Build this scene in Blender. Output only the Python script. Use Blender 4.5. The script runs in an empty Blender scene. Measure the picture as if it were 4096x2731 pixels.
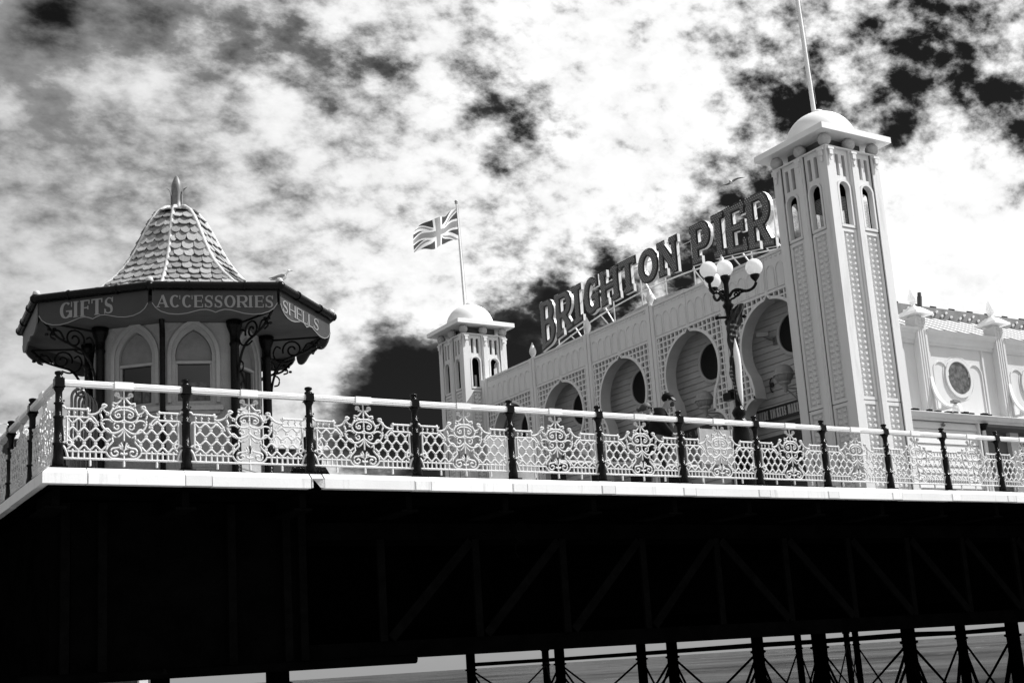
import bpy, bmesh, math, random
from math import sin, cos, pi, radians, sqrt, hypot, atan2
from mathutils import Vector, Matrix
random.seed(7)
SC = bpy.context.scene
COL = SC.collection

# ------------------------------------------------------------------ camera
F, PX, PY = 1251.48, 512.09, 402.52
PITCH, ROLL, YAW = 0.206153, -0.0649666, 0.560721
ZC = -2.935
_h = Vector((sin(YAW), cos(YAW), 0)); _r0 = Vector((cos(YAW), -sin(YAW), 0)); _u0 = Vector((0, 0, 1))
FWD = _h*cos(PITCH) + _u0*sin(PITCH); _up = -_h*sin(PITCH) + _u0*cos(PITCH)
RGT = _r0*cos(ROLL) + _up*sin(ROLL); UPV = -_r0*sin(ROLL) + _up*cos(ROLL)
cam_d = bpy.data.cameras.new('camera'); cam = bpy.data.objects.new('camera', cam_d); COL.objects.link(cam)
cam.matrix_world = Matrix(((RGT.x, UPV.x, -FWD.x, 0), (RGT.y, UPV.y, -FWD.y, 0), (RGT.z, UPV.z, -FWD.z, ZC), (0, 0, 0, 1)))
cam_d.sensor_width = 36; cam_d.lens = F/1024*36; cam_d.shift_x = (512-PX)/1024; cam_d.shift_y = (PY-341)/1024
cam_d.clip_start = .1; cam_d.clip_end = 20000
SC.camera = cam
def ray(x, y):
    return FWD + RGT*((x-PX)/F) - UPV*((y-PY)/F)

# ------------------------------------------------------------------ light
SUN_AZ = radians(-24)      # measured from +X towards +Y
SUN_EL = radians(49)
sd = Vector((cos(SUN_EL)*cos(SUN_AZ), cos(SUN_EL)*sin(SUN_AZ), sin(SUN_EL)))
sun_d = bpy.data.lights.new('sun', 'SUN'); sun_d.energy = 5.0; sun_d.angle = radians(.5); sun_d.color = (1, 1, 1)
sun = bpy.data.objects.new('sun', sun_d); COL.objects.link(sun)
sun.rotation_euler = sd.to_track_quat('Z', 'Y').to_euler(); sun.location = (30, 0, 40)
SC.view_settings.view_transform = 'Standard'; SC.view_settings.look = 'None'
SC.view_settings.exposure = .5; SC.view_settings.gamma = 1; SC.view_settings.use_curve_mapping = False
SC.render.engine = 'CYCLES'; SC.cycles.max_bounces = 6; SC.cycles.diffuse_bounces = 3; SC.cycles.glossy_bounces = 2

W = bpy.data.worlds.new('World'); SC.world = W; W.use_nodes = True
nt = W.node_tree; nt.nodes.clear()
def N(t, **k):
    n = nt.nodes.new(t)
    for a, v in k.items(): setattr(n, a, v)
    return n
def LK(a, b): nt.links.new(a, b)
def M(op, a, b=None, clamp=False):
    n = N('ShaderNodeMath', operation=op, use_clamp=clamp)
    for i, v in enumerate((a, b)):
        if v is None: continue
        if isinstance(v, (int, float)): n.inputs[i].default_value = v
        else: LK(v, n.inputs[i])
    return n.outputs[0]
def MR(v, a, b, c, d, smooth=True):
    n = N('ShaderNodeMapRange'); n.interpolation_type = 'SMOOTHSTEP' if smooth else 'LINEAR'
    LK(v, n.inputs['Value'])
    for i, q in zip(('From Min', 'From Max', 'To Min', 'To Max'), (a, b, c, d)): n.inputs[i].default_value = q
    return n.outputs['Result']
out = N('ShaderNodeOutputWorld'); bg = N('ShaderNodeBackground'); LK(bg.outputs[0], out.inputs[0])
tc = N('ShaderNodeTexCoord'); D_ = tc.outputs['Generated']
sky = N('ShaderNodeTexSky', sky_type='NISHITA'); sky.sun_disc = False
sky.sun_elevation = SUN_EL; sky.sun_rotation = pi/2 - SUN_AZ; sky.air_density = 1; sky.dust_density = .6; sky.ozone_density = 1.5
sep = N('ShaderNodeSeparateColor'); LK(sky.outputs[0], sep.inputs[0])
clear = M('MULTIPLY', sep.outputs['Red'], .05)               # a red filter on black and white film: blue sky goes dark
sx = N('ShaderNodeSeparateXYZ'); LK(D_, sx.inputs[0])
zz = M('ADD', M('MAXIMUM', sx.outputs['Z'], 0.0), .22)
cb = N('ShaderNodeCombineXYZ'); LK(M('DIVIDE', sx.outputs['X'], zz), cb.inputs[0]); LK(M('DIVIDE', sx.outputs['Y'], zz), cb.inputs[1])
mp = N('ShaderNodeMapping'); LK(cb.outputs[0], mp.inputs[0]); mp.inputs['Rotation'].default_value = (0, 0, radians(-35)); mp.inputs['Scale'].default_value = (1.0, 1.75, 1)
def noise(vec, s, d, r, dist=0.):
    n = N('ShaderNodeTexNoise'); LK(vec, n.inputs['Vector']); n.inputs['Scale'].default_value = s
    n.inputs['Detail'].default_value = d; n.inputs['Roughness'].default_value = r; n.inputs['Distortion'].default_value = dist
    return n.outputs['Fac']
mp2 = N('ShaderNodeMapping'); LK(D_, mp2.inputs[0]); mp2.inputs['Rotation'].default_value = (radians(16), radians(14), radians(32)); mp2.inputs['Scale'].default_value = (.62, 1, 1.15)
n1 = noise(mp2.outputs[0], 19.0, 12, .60, 0)
n2 = noise(mp2.outputs[0], 52., 8, .60, .0)
n3 = noise(cb.outputs[0], 1.3, 3, .5)
n4 = noise(mp2.outputs[0], 85., 5, .6, .0)
vd = N('ShaderNodeVectorMath', operation='DOT_PRODUCT'); LK(D_, vd.inputs[0]); vd.inputs[1].default_value = Vector((cos(SUN_AZ), sin(SUN_AZ), 0))
n5 = noise(mp2.outputs[0], 6.5, 4, .5, 0)
dens = M('ADD', M('MULTIPLY', M('SUBTRACT', n1, .5), 2.6), M('ADD', M('MULTIPLY', M('SUBTRACT', n5, .5), 1.2), M('MULTIPLY', M('SUBTRACT', n2, .5), 3.4)))
dens = M('ADD', M('MULTIPLY', dens, MR(vd.outputs['Value'], -.25, .25, .42, 1.0)), MR(vd.outputs['Value'], -.25, .2, -.12, .0))
# banks of cloud and holes between them, each at its own place in the sky: (x, y, radius, amount)
BLOBS = [(50, 12, 60, -.75), (150, 12, 55, -.55), (25, 60, 55, -.25), (240, 45, 75, -.40), (300, 40, 38, -.45), (345, 60, 38, -.5), (392, 66, 34, -.4),
 (475, 84, 45, -.62), (525, 112, 45, -.68), (562, 138, 34, -.45), (500, 165, 30, -.2), (45, 112, 32, -.3), (95, 150, 100, -.14), (445, 30, 60, .3),
 (620, 50, 130, .55), (420, 180, 120, .25), (250, 230, 160, .12), (440, 300, 70, .45), (280, 390, 90, .4), (60, 320, 130, .3),
 (765, 60, 65, -.5), (800, 105, 55, -.6), (880, 80, 90, -.45), (960, 50, 90, -.45), (1010, 110, 50, -.8), (760, 5, 60, .2), (740, 170, 45, -.5), (905, 160, 40, -.3),
 (700, 250, 30, -.3), (770, 225, 50, -.55), (690, 285, 85, -.8), (600, 300, 70, -.6), (610, 265, 40, -.5), (540, 300, 45, -.2), (760, 290, 60, -.7), (480, 330, 45, -.5), (520, 355, 75, -1.1),
 (400, 372, 60, -.8), (350, 430, 50, -1.0), (425, 430, 90, -2.1), (400, 385, 45, -.6), (470, 400, 60, -.6), (560, 200, 60, .3), (660, 180, 60, .35),
 (960, 250, 130, .75), (1040, 330, 120, .5), (930, 330, 60, .4), (920, 195, 40, .25)]
bias = None
for x, y, r, a in BLOBS:
    if a < 0 and x < 600 and y < 170: a *= 1.45; r *= .85
    d = ray(x, y).normalized()
    vm = N('ShaderNodeVectorMath', operation='DISTANCE'); LK(D_, vm.inputs[0]); vm.inputs[1].default_value = d
    m = MR(vm.outputs['Value'], 0, 1.35*r/F, a, 0)
    bias = m if bias is None else M('ADD', bias, m)
dens = M('ADD', dens, bias)
# thin soft veil on the side away from the sun, broken mackerel cloud towards it
veil = MR(vd.outputs['Value'], -.25, .25, .42, .0)
mask = M('MAXIMUM', MR(dens, -1.0, .35, 0, 1), M('MULTIPLY', veil, MR(dens, -1.5, -.3, .0, 1)))
# clouds are brighter the nearer they stand to the sun
glow0 = MR(vd.outputs['Value'], -.35, .22, 4.6, 7.8)
cloudv = M('MULTIPLY', glow0, M('ADD', M('MULTIPLY', n3, .2), M('ADD', M('MULTIPLY', n1, .45), M('ADD', M('MULTIPLY', n2, .5), M('ADD', M('MULTIPLY', n4, .18), .25)))))
mx = N('ShaderNodeMix'); mx.data_type = 'FLOAT'
LK(mask, mx.inputs['Factor']); LK(clear, mx.inputs[2]); LK(cloudv, mx.inputs[3])
hz = N('ShaderNodeMix'); hz.data_type = 'FLOAT'; LK(MR(sx.outputs['Z'], .0, .10, 1, 0), hz.inputs['Factor']); LK(mx.outputs[0], hz.inputs[2]); hz.inputs[3].default_value = 2.5
LK(hz.outputs[0], bg.inputs['Color']); bg.inputs['Strength'].default_value = .1

# ------------------------------------------------------------------ materials
MATS = {}
def mat(name, base, rough=.6, var=.12, scale=3., bump=.0, bscale=30., metal=0., spec=.5, dirt=0., dscale=1.2, rnd=0., streak=False, emit=0.):
    if name in MATS: return MATS[name]
    m = bpy.data.materials.new(name); m.use_nodes = True; t = m.node_tree; t.nodes.clear()
    def A(ty, **k):
        n = t.nodes.new(ty)
        for a, v in k.items(): setattr(n, a, v)
        return n
    o = A('ShaderNodeOutputMaterial'); b = A('ShaderNodeBsdfPrincipled'); t.links.new(b.outputs[0], o.inputs[0])
    c = A('ShaderNodeTexCoord'); mpn = A('ShaderNodeMapping'); t.links.new(c.outputs['Object'], mpn.inputs[0])
    if streak: mpn.inputs['Scale'].default_value = (1, 1, .12)
    n = A('ShaderNodeTexNoise'); n.inputs['Scale'].default_value = scale; n.inputs['Detail'].default_value = 6; n.inputs['Roughness'].default_value = .65
    t.links.new(mpn.outputs[0], n.inputs['Vector'])
    mr = A('ShaderNodeMapRange'); t.links.new(n.outputs['Fac'], mr.inputs['Value'])
    mr.inputs['From Min'].default_value = .3; mr.inputs['From Max'].default_value = .7
    mr.inputs['To Min'].default_value = base*(1-var); mr.inputs['To Max'].default_value = base*(1+var)
    val = mr.outputs[0]
    def mul(a, b_):
        q = A('ShaderNodeMath', operation='MULTIPLY'); t.links.new(a, q.inputs[0])
        if isinstance(b_, float): q.inputs[1].default_value = b_
        else: t.links.new(b_, q.inputs[1])
        return q.outputs[0]
    if dirt:
        d = A('ShaderNodeTexNoise'); d.inputs['Scale'].default_value = dscale; d.inputs['Detail'].default_value = 8; d.inputs['Roughness'].default_value = .75
        t.links.new(mpn.outputs[0], d.inputs['Vector'])
        r = A('ShaderNodeMapRange'); t.links.new(d.outputs['Fac'], r.inputs['Value'])
        r.inputs['From Min'].default_value = .55; r.inputs['From Max'].default_value = .78; r.inputs['To Min'].default_value = 1; r.inputs['To Max'].default_value = 1-dirt
        val = mul(val, r.outputs[0])
    if rnd:
        oi = A('ShaderNodeObjectInfo'); r = A('ShaderNodeMapRange'); t.links.new(oi.outputs['Random'], r.inputs['Value'])
        r.inputs['To Min'].default_value = 1-rnd; r.inputs['To Max'].default_value = 1+rnd
        val = mul(val, r.outputs[0])
    t.links.new(val, b.inputs['Base Color'])
    b.inputs['Roughness'].default_value = rough; b.inputs['Metallic'].default_value = metal; b.inputs['Specular IOR Level'].default_value = spec
    if bump:
        bn = A('ShaderNodeTexNoise'); bn.inputs['Scale'].default_value = bscale; bn.inputs['Detail'].default_value = 5
        t.links.new(c.outputs['Object'], bn.inputs['Vector'])
        bp = A('ShaderNodeBump'); bp.inputs['Strength'].default_value = bump; bp.inputs['Distance'].default_value = .02
        t.links.new(bn.outputs['Fac'], bp.inputs['Height']); t.links.new(bp.outputs[0], b.inputs['Normal'])
    MATS[name] = m
    return m
WHITE = mat('white_paint', .80, .45, .05, 2.5, .15, 60, dirt=.25, dscale=1.6, streak=True)
CREAM = mat('cream_paint', .72, .6, .07, 2.2, .25, 45, dirt=.38, dscale=2.2, streak=True)
CREAMT = mat('tower_paint', .68, .6, .06, 1.8, .25, 45, dirt=.36, dscale=2.0, streak=True)
BOARDM = mat('clapboard_paint', .45, .6, .08, 3., .2, 50, dirt=.25, rnd=.07)  # on the arch reveals this darker tone stands in for recess shade
PAVW = mat('pavilion_paint', .62, .55, .05, 2., .2, 40, dirt=.2, streak=True)
CAST = mat('cast_iron_white', .64, .45, .10, 9., .4, 80, dirt=.55, dscale=9)
CAPW = mat('capping_white', .82, .4, .05, 2., .1, 50, dirt=.5, dscale=4, streak=True, rnd=.09)
BLACK = mat('black_gloss', .004, .18, .4, 6., .35, 60, spec=.13)
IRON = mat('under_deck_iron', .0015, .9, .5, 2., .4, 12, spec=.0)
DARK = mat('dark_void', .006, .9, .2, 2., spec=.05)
GLASSD = mat('dark_glass', .012, .08, .2, 2.)
JOINT = mat('joint_mastic', .05, .8, .2, 4)
KWALL = mat('kiosk_render', .33, .8, .12, 5., .5, 35, dirt=.35, dscale=2.5)
KTRIM = mat('kiosk_trim', .36, .6, .08, 5., .2, 40, dirt=.3)
KBOARD = mat('kiosk_signboard', .024, .6, .15, 4., .1, 40)
KLETT = mat('kiosk_letter', .20, .6, .05, 6.)
SOFFIT = mat('soffit', .09, .8, .15, 3., dirt=.4)
SLATE = mat('slate', .30, .7, .25, 14., .7, 30, rnd=.42, dirt=.5, dscale=6)
LEAD = mat('lead_roll', .5, .45, .2, 9., .4, 30, dirt=.4, dscale=6)
DOMEW = mat('dome_white', .84, .5, .04, 2.)
SPHERE = mat('sphere_concrete', .45, .8, .15, 8., .4, 40)
LFACE = mat('letter_face', .10, .5, .15, 12.)
LEDGE = mat('letter_rim', .010, .35, .2, 5.)
LSIDE = mat('letter_side', .72, .35, .06, 3., dirt=.3, dscale=3)
BULB = mat('bulb_glass', .34, .2, .1, 5.)
GLOBE = mat('opal_globe', .95, .25, .02, 2., spec=.6)
SCONC = mat('sconce_glass', .26, .5, .15, 7.)
STEELW = mat('galvanised', .5, .4, .15, 5., metal=.3)
NET = mat('bird_net', .35, .8, .1, 5.)
CHROME = mat('polished_steel', .10, .25, .1, 3., metal=1.)
SEAM = mat('sea_water', .11, .35, .35, .35)
PEB = mat('beach_pebbles', .22, .9, .4, 4., 1., 8)

_t = GLOBE.node_tree; _b = [n for n in _t.nodes if n.type == 'BSDF_PRINCIPLED'][0]; _o = [n for n in _t.nodes if n.type == 'OUTPUT_MATERIAL'][0]
_tr = _t.nodes.new('ShaderNodeBsdfTranslucent'); _tr.inputs[0].default_value = (.97, .97, .97, 1); _m = _t.nodes.new('ShaderNodeMixShader'); _m.inputs[0].default_value = .45
_t.links.new(_b.outputs[0], _m.inputs[1]); _t.links.new(_tr.outputs[0], _m.inputs[2]); _t.links.new(_m.outputs[0], _o.inputs[0])

# ------------------------------------------------------------------ object helpers
ORG = {}
def tagit(o, label=None, cat=None, group=None, kind=None):
    if label: o['label'] = label
    if cat: o['category'] = cat
    if group: o['group'] = group
    if kind: o['kind'] = kind
    return o
def thing(name, loc, label, cat, group=None):
    o = bpy.data.objects.new(name, None); COL.objects.link(o); o.location = loc; o.empty_display_size = .2
    tagit(o, label, cat, group); ORG[o] = Vector(loc)
    return o
class MB:
    def __init__(s): s.v = []; s.f = []; s.sm = []
    def add(s, vs, fs, sm=False):
        n = len(s.v); s.v += [tuple(p) for p in vs]; s.f += [tuple(i+n for i in q) for q in fs]; s.sm += [sm]*len(fs); return s
    def box(s, x0, x1, y0, y1, z0, z1):
        return s.add([(x0, y0, z0), (x1, y0, z0), (x1, y1, z0), (x0, y1, z0), (x0, y0, z1), (x1, y0, z1), (x1, y1, z1), (x0, y1, z1)],
                     [(0, 3, 2, 1), (4, 5, 6, 7), (0, 1, 5, 4), (1, 2, 6, 5), (2, 3, 7, 6), (3, 0, 4, 7)])
    def fbox(s, fr, u0, u1, z0, z1, n0, n1):        # box in a wall frame fr(u, z, n)
        P = [fr(u, z, n) for n in (n0, n1) for (u, z) in ((u0, z0), (u1, z0), (u1, z1), (u0, z1))]
        return s.add(P, [(3, 2, 1, 0), (4, 5, 6, 7), (0, 1, 5, 4), (1, 2, 6, 5), (2, 3, 7, 6), (3, 0, 4, 7)])
    def bar(s, a, b, w, h=None, up=(0, 0, 1)):
        a = Vector(a); b = Vector(b); h = w if h is None else h
        d = (b-a).normalized(); u = Vector(up)
        if abs(d.dot(u)) > .98: u = Vector((1, 0, 0))
        l = d.cross(u).normalized(); u = l.cross(d)
        P = [p + l*(i*w/2) + u*(j*h/2) for p in (a, b) for i, j in ((-1, -1), (1, -1), (1, 1), (-1, 1))]
        return s.add(P, [(0, 1, 2, 3), (7, 6, 5, 4), (0, 4, 5, 1), (1, 5, 6, 2), (2, 6, 7, 3), (3, 7, 4, 0)])
    def tube(s, pts, r, n=6, caps=True, close=False):
        pts = [Vector(p) for p in pts]; m = len(pts)
        if m < 2: return s
        rr = r if isinstance(r, (list, tuple)) else [r]*m
        vs = []; ref = None
        for i, p in enumerate(pts):
            if close: d = pts[(i+1) % m]-pts[i-1]
            else: d = pts[min(i+1, m-1)]-pts[max(i-1, 0)]
            if d.length < 1e-9: d = Vector((0, 0, 1))
            d.normalize()
            if ref is None: ref = Vector((0, 0, 1)) if abs(d.z) < .9 else Vector((1, 0, 0))
            a = d.cross(ref)
            if a.length < 1e-4: a = d.orthogonal()
            a.normalize(); b = a.cross(d); ref = b.copy() if False else ref
            vs += [p + (a*cos(2*pi*k/n) + b*sin(2*pi*k/n))*rr[i] for k in range(n)]
        fs = []
        for i in range(m if close else m-1):
            j = (i+1) % m
            for k in range(n): fs.append((i*n+k, i*n+(k+1) % n, j*n+(k+1) % n, j*n+k))
        s.add(vs, fs, True)
        if caps and not close: s.add(vs[:n], [tuple(range(n))]); s.add(vs[-n:], [tuple(range(n-1, -1, -1))])
        return s
    def lathe(s, prof, c=(0, 0, 0), n=16, sm=True):
        c = Vector(c); vs = []
        for r, z in prof: vs += [c + Vector((r*cos(2*pi*k/n), r*sin(2*pi*k/n), z)) for k in range(n)]
        fs = [(i*n+k, i*n+(k+1) % n, (i+1)*n+(k+1) % n, (i+1)*n+k) for i in range(len(prof)-1) for k in range(n)]
        s.add(vs, fs, sm)
        return s
    def ball(s, c, r, n=14, sc=(1, 1, 1), rot=None):
        c = Vector(c); vs = []; m = n//2
        for i in range(m+1):
            t = pi*i/m
            for k in range(n):
                v = Vector((sin(t)*cos(2*pi*k/n)*sc[0], sin(t)*sin(2*pi*k/n)*sc[1], cos(t)*sc[2]))*r
                if rot is not None: v = rot @ v
                vs.append(c+v)
        s.add(vs, [(i*n+k, (i+1)*n+k, (i+1)*n+(k+1) % n, i*n+(k+1) % n) for i in range(m) for k in range(n)], True)
        return s
    def strip(s, pts, w, tf, d0, d1, close=False):
        """2D polyline with width, extruded between depth d0 and d1; tf(x, y, d) -> 3D"""
        m = len(pts); L = []; R = []
        ww = w if isinstance(w, (list, tuple)) else [w]*m
        for i in range(m):
            if close: a = pts[i-1]; b = pts[(i+1) % m]; o = pts[i]
            else: a = pts[max(i-1, 0)]; b = pts[min(i+1, m-1)]; o = pts[i]
            def nrm(p, q):
                dx, dy = q[0]-p[0], q[1]-p[1]; l = hypot(dx, dy) or 1e-9; return (-dy/l, dx/l)
            n1_ = nrm(a, o) if a != o else nrm(o, b); n2_ = nrm(o, b) if b != o else n1_
            nx, ny = n1_[0]+n2_[0], n1_[1]+n2_[1]; l = hypot(nx, ny) or 1; nx, ny = nx/l, ny/l
            k = 1/max(.45, nx*n1_[0]+ny*n1_[1]); h = ww[i]/2*k
            L.append((o[0]+nx*h, o[1]+ny*h)); R.append((o[0]-nx*h, o[1]-ny*h))
        vs = [tf(*q, d) for q in L for d in (d0, d1)] + [tf(*q, d) for q in R for d in (d0, d1)]
        fs = []
        for i in range(m if close else m-1):
            j = (i+1) % m; a, b, c_, d_ = 2*i, 2*j, 2*m+2*i, 2*m+2*j
            fs += [(a, b, d_, c_), (a+1, c_+1, d_+1, b+1), (a, a+1, b+1, b), (c_, d_, d_+1, c_+1)]
        if not close: fs += [(0, 2*m, 2*m+1, 1), (2*m-2, 2*m-1, 4*m-1, 4*m-2)]
        return s.add(vs, fs)
    def mesh(s, name, m, org=(0, 0, 0)):
        me = bpy.data.meshes.new(name); o = Vector(org)
        me.from_pydata([Vector(p)-o for p in s.v], [], s.f); me.polygons.foreach_set('use_smooth', s.sm)
        bm = bmesh.new(); bm.from_mesh(me); bmesh.ops.recalc_face_normals(bm, faces=bm.faces); bm.to_mesh(me); bm.free()
        me.materials.append(m); me.update(); return me
    def build(s, name, m, parent=None, **tags):
        org = ORG[parent] if parent is not None else Vector((0, 0, 0))
        o = bpy.data.objects.new(name, s.mesh(name, m, org)); COL.objects.link(o)
        if parent is not None: o.parent = parent
        ORG[o] = org
        tagit(o, **tags); return o
def inst(mesh, name, parent, loc=(0, 0, 0), rot=None, sc=None):
    """a part that shares its mesh; loc in world coordinates"""
    o = bpy.data.objects.new(name, mesh); COL.objects.link(o)
    if parent is not None: o.parent = parent; o.location = Vector(loc)-ORG[parent]
    else: o.location = loc
    if rot is not None: o.rotation_euler = rot
    if sc is not None: o.scale = sc
    return o
def solo(mb, name, m, label, cat, loc=None, group=None):
    loc = Vector(loc) if loc else Vector(mb.v[0])
    o = bpy.data.objects.new(name, mb.mesh(name, m, loc)); COL.objects.link(o); o.location = loc; ORG[o] = loc
    return tagit(o, label, cat, group)
def copy_tree(o, name=None, loc=None, rotz=None, parent=None):
    c = o.copy(); COL.objects.link(c); c.parent = parent
    if parent is None:
        if loc is not None: c.location = loc
        if rotz is not None: c.rotation_euler[2] = rotz
    for ch in o.children: copy_tree(ch, parent=c)
    return c
def plate(tf, outer, holes, d0, d1, mb):
    """flat plate with holes (curve fill), extruded from d0 to d1, put through tf(x, y, d)"""
    cu = bpy.data.curves.new('t', 'CURVE'); cu.dimensions = '2D'; cu.fill_mode = 'BOTH'; cu.extrude = abs(d1-d0)/2
    for loop in [outer]+holes:
        sp = cu.splines.new('POLY'); sp.points.add(len(loop)-1); sp.use_cyclic_u = True
        for p, q in zip(sp.points, loop): p.co = (q[0], q[1], 0, 1)
    ob = bpy.data.objects.new('t', cu); COL.objects.link(ob)
    dg = bpy.context.evaluated_depsgraph_get(); me = bpy.data.meshes.new_from_object(ob.evaluated_get(dg))
    mid = (d0+d1)/2
    mb.add([tf(v.co.x, v.co.y, mid+v.co.z) for v in me.vertices], [tuple(p.vertices) for p in me.polygons])
    bpy.data.objects.remove(ob); bpy.data.meshes.remove(me); bpy.data.curves.remove(cu)
    return mb
def arc(cx, cy, rx, ry, a0, a1, n=12):
    return [(cx+rx*cos(radians(a0+(a1-a0)*i/n)), cy+ry*sin(radians(a0+(a1-a0)*i/n))) for i in range(n+1)]
def spiral(cx, cy, r0, r1, a0, a1, n=16):
    return [(cx+(r0+(r1-r0)*i/n)*cos(radians(a0+(a1-a0)*i/n)), cy+(r0+(r1-r0)*i/n)*sin(radians(a0+(a1-a0)*i/n))) for i in range(n+1)]
def smooth(pts, k=4):
    """Catmull-Rom through points"""
    o = []; P = [pts[0]]+list(pts)+[pts[-1]]
    for i in range(1, len(P)-2):
        for j in range(k):
            t = j/k; q = []
            for a in range(len(pts[0])):
                p0, p1, p2, p3 = P[i-1][a], P[i][a], P[i+1][a], P[i+2][a]
                q.append(.5*(2*p1+(p2-p0)*t+(2*p0-5*p1+4*p2-p3)*t*t+(3*p1-p0-3*p2+p3)*t**3))
            o.append(tuple(q))
    o.append(tuple(pts[-1])); return o

# ------------------------------------------------------------------ lettering, drawn as strokes
def glyph(ch, W, H, s, t, serif=0.):
    """strokes of one capital in a W x H box: list of (points, width)"""
    o = []; h = s/2; q = t/2
    def sf(x, y, w=None):
        if serif: o.append(([(x-(w or s*.5+serif), y), (x+(w or s*.5+serif), y)], t*.62 if serif < .03 else t))
    def bowl(y0, y1, xr):
        ym = (y0+y1)/2; ry = (y1-y0)/2; xm = max(h*1.05, xr-max(ry*.75, W*.28))
        return [(h, y1), (xm, y1)] + arc(xm, ym, xr-xm, ry, 82, -82, 10) + [(xm, y0), (h, y0)]
    def wts(p): return [t+(s-t)*(abs(cos(atan2(a[1]-cyv, a[0]-cxv)))**1.2) for a in p]
    T, B = H-q, q
    if ch in 'BRPDEFLIHK': o.append(([(h, 0), (h, H)], s)); sf(h+serif*.3, T, None); sf(h+serif*.3, B, None)
    if ch == 'B':
        for y0, y1, xr in ((H*.53, T, W-h*1.05), (B, H*.53, W-h*.75)):
            cxv, cyv = xr*.6, (y0+y1)/2; p = bowl(y0, y1, xr); o.append((p, [t]*2+[t+(s-t)*sin(pi*(i+.5)/11) for i in range(11)]+[t]*2))
    if ch in 'RP':
        y0 = H*(.46 if ch == 'R' else .42); p = bowl(y0, T, W-h*.8); o.append((p, [t]*2+[t+(s-t)*sin(pi*(i+.5)/11) for i in range(11)]+[t]*2))
    if ch == 'R': o.append(([(W*.5, y0), (W-h*.9, B)], s*.9)); sf(W-h*.9, B)
    if ch == 'D': p = bowl(B, T, W-h); o.append((p, [t]*2+[t+(s-t)*sin(pi*(i+.5)/11) for i in range(11)]+[t]*2))
    if ch in 'EFL':
        if ch != 'L': o.append(([(h, T), (W, T)], t)); o.append(([(h, H*.52), (W*.82, H*.52)], t))
        if ch != 'F': o.append(([(h, B), (W, B)], t))
        if serif:
            if ch != 'L': o.append(([(W-t*.4, H), (W-t*.4, H*.74)], t*.9)); o.append(([(W*.82, H*.64), (W*.82, H*.40)], t*.8))
            if ch != 'F': o.append(([(W-t*.4, 0), (W-t*.4, H*.27)], t*.9))
    if ch == 'H': o.append(([(W-h, 0), (W-h, H)], s)); o.append(([(h, H*.5), (W-h, H*.5)], t)); sf(W-h-serif*.3, T); sf(W-h-serif*.3, B)
    if ch == 'K': o.append(([(h, H*.4), (W-h*.6, H)], t)); o.append(([(W*.45, H*.6), (W-h*.6, 0)], s*.9))
    if ch == 'N':
        tt = (s+t)/2; o += [([(tt/2, 0), (tt/2, H)], tt*.9), ([(W-tt/2, 0), (W-tt/2, H)], tt*.9), ([(tt/2, H-tt*.5), (W-tt/2, tt*.5)], s)]
        sf(tt/2+serif*.2, B); sf(tt/2, T); sf(W-tt/2, T)
    if ch == 'T':
        o.append(([(W/2, 0), (W/2, H)], s)); o.append(([(0, T), (W, T)], t)); sf(W/2, B)
        if serif: o.append(([(t*.4, H), (t*.4, H*.74)], t*.9)); o.append(([(W-t*.4, H), (W-t*.4, H*.74)], t*.9))
    if ch in 'OCG':
        a0, a1 = (0, 360) if ch == 'O' else (50, 318)
        n = 24; p = arc(W/2, H/2, W/2-h, H/2-q, a0, a1, n); ws = [t+(s-t)*abs(cos(radians(a0+(a1-a0)*i/n))) for i in range(n+1)]
        if ch == 'O': o.append((p[:-1], ws[:-1], True))
        else: o.append((p, ws))
        if ch == 'C' and serif: o.append(([(W-t*.5, H), (W-t*.5, H*.66)], t*.8))
        if ch == 'G':
            o.append(([(W-h, H*.46), (W-h, H*.05)], s)); o.append(([(W*.5, H*.44), (W, H*.44)], t))
            if serif: o.append(([(W-t*.5, H), (W-t*.5, H*.68)], t*.8))
    if ch == 'S':
        p = smooth([(W-h*.9, H*.74), (W*.86, H*.88), (W*.5, T), (W*.17+h*.3, H*.84), (h*1.1, H*.70), (W*.3, H*.56), (W*.68, H*.45), (W-h*1.0, H*.28), (W*.78, H*.11), (W*.45, B), (W*.14, H*.13), (h*.9, H*.28)], 3)
        m = len(p); o.append((p, [t+(s-t)*max(0, 1-abs(i/(m-1)-.5)*3.2) for i in range(m)]))
        if serif: o.append(([(W-t*.5, H), (W-t*.5, H*.68)], t*.7)); o.append(([(t*.5, 0), (t*.5, H*.32)], t*.7))
    if ch == 'A':
        o += [([(t*.4, 0), (W*.5, H)], t), ([(W*.5, H), (W-h, 0)], s), ([(W*.22, H*.33), (W*.78, H*.33)], t)]; sf(t*.7, B); sf(W-h, B)
    if ch == 'M':
        o += [([(t*.6, 0), (t*.6, H)], t), ([(W-h, 0), (W-h, H)], s), ([(t*.6, H), (W*.5, H*.15)], s), ([(W*.5, H*.15), (W-h, H)], t)]; sf(t*.6, B); sf(W-h, B)
    if ch == 'W':
        o += [([(h, H), (W*.28, 0)], s), ([(W*.28, 0), (W*.5, H)], t), ([(W*.5, H), (W*.74, 0)], s), ([(W*.74, 0), (W-t*.5, H)], t)]
    return o
WID = dict(I=.42, M=1.25, W=1.35, A=1.05, E=.82, F=.78, L=.78, S=.78, O=1.08, C=1., G=1.08, N=1.05, H=1.05, K=1.05, T=.95, B=.92, D=1.05, P=.88, R=1.)
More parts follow.
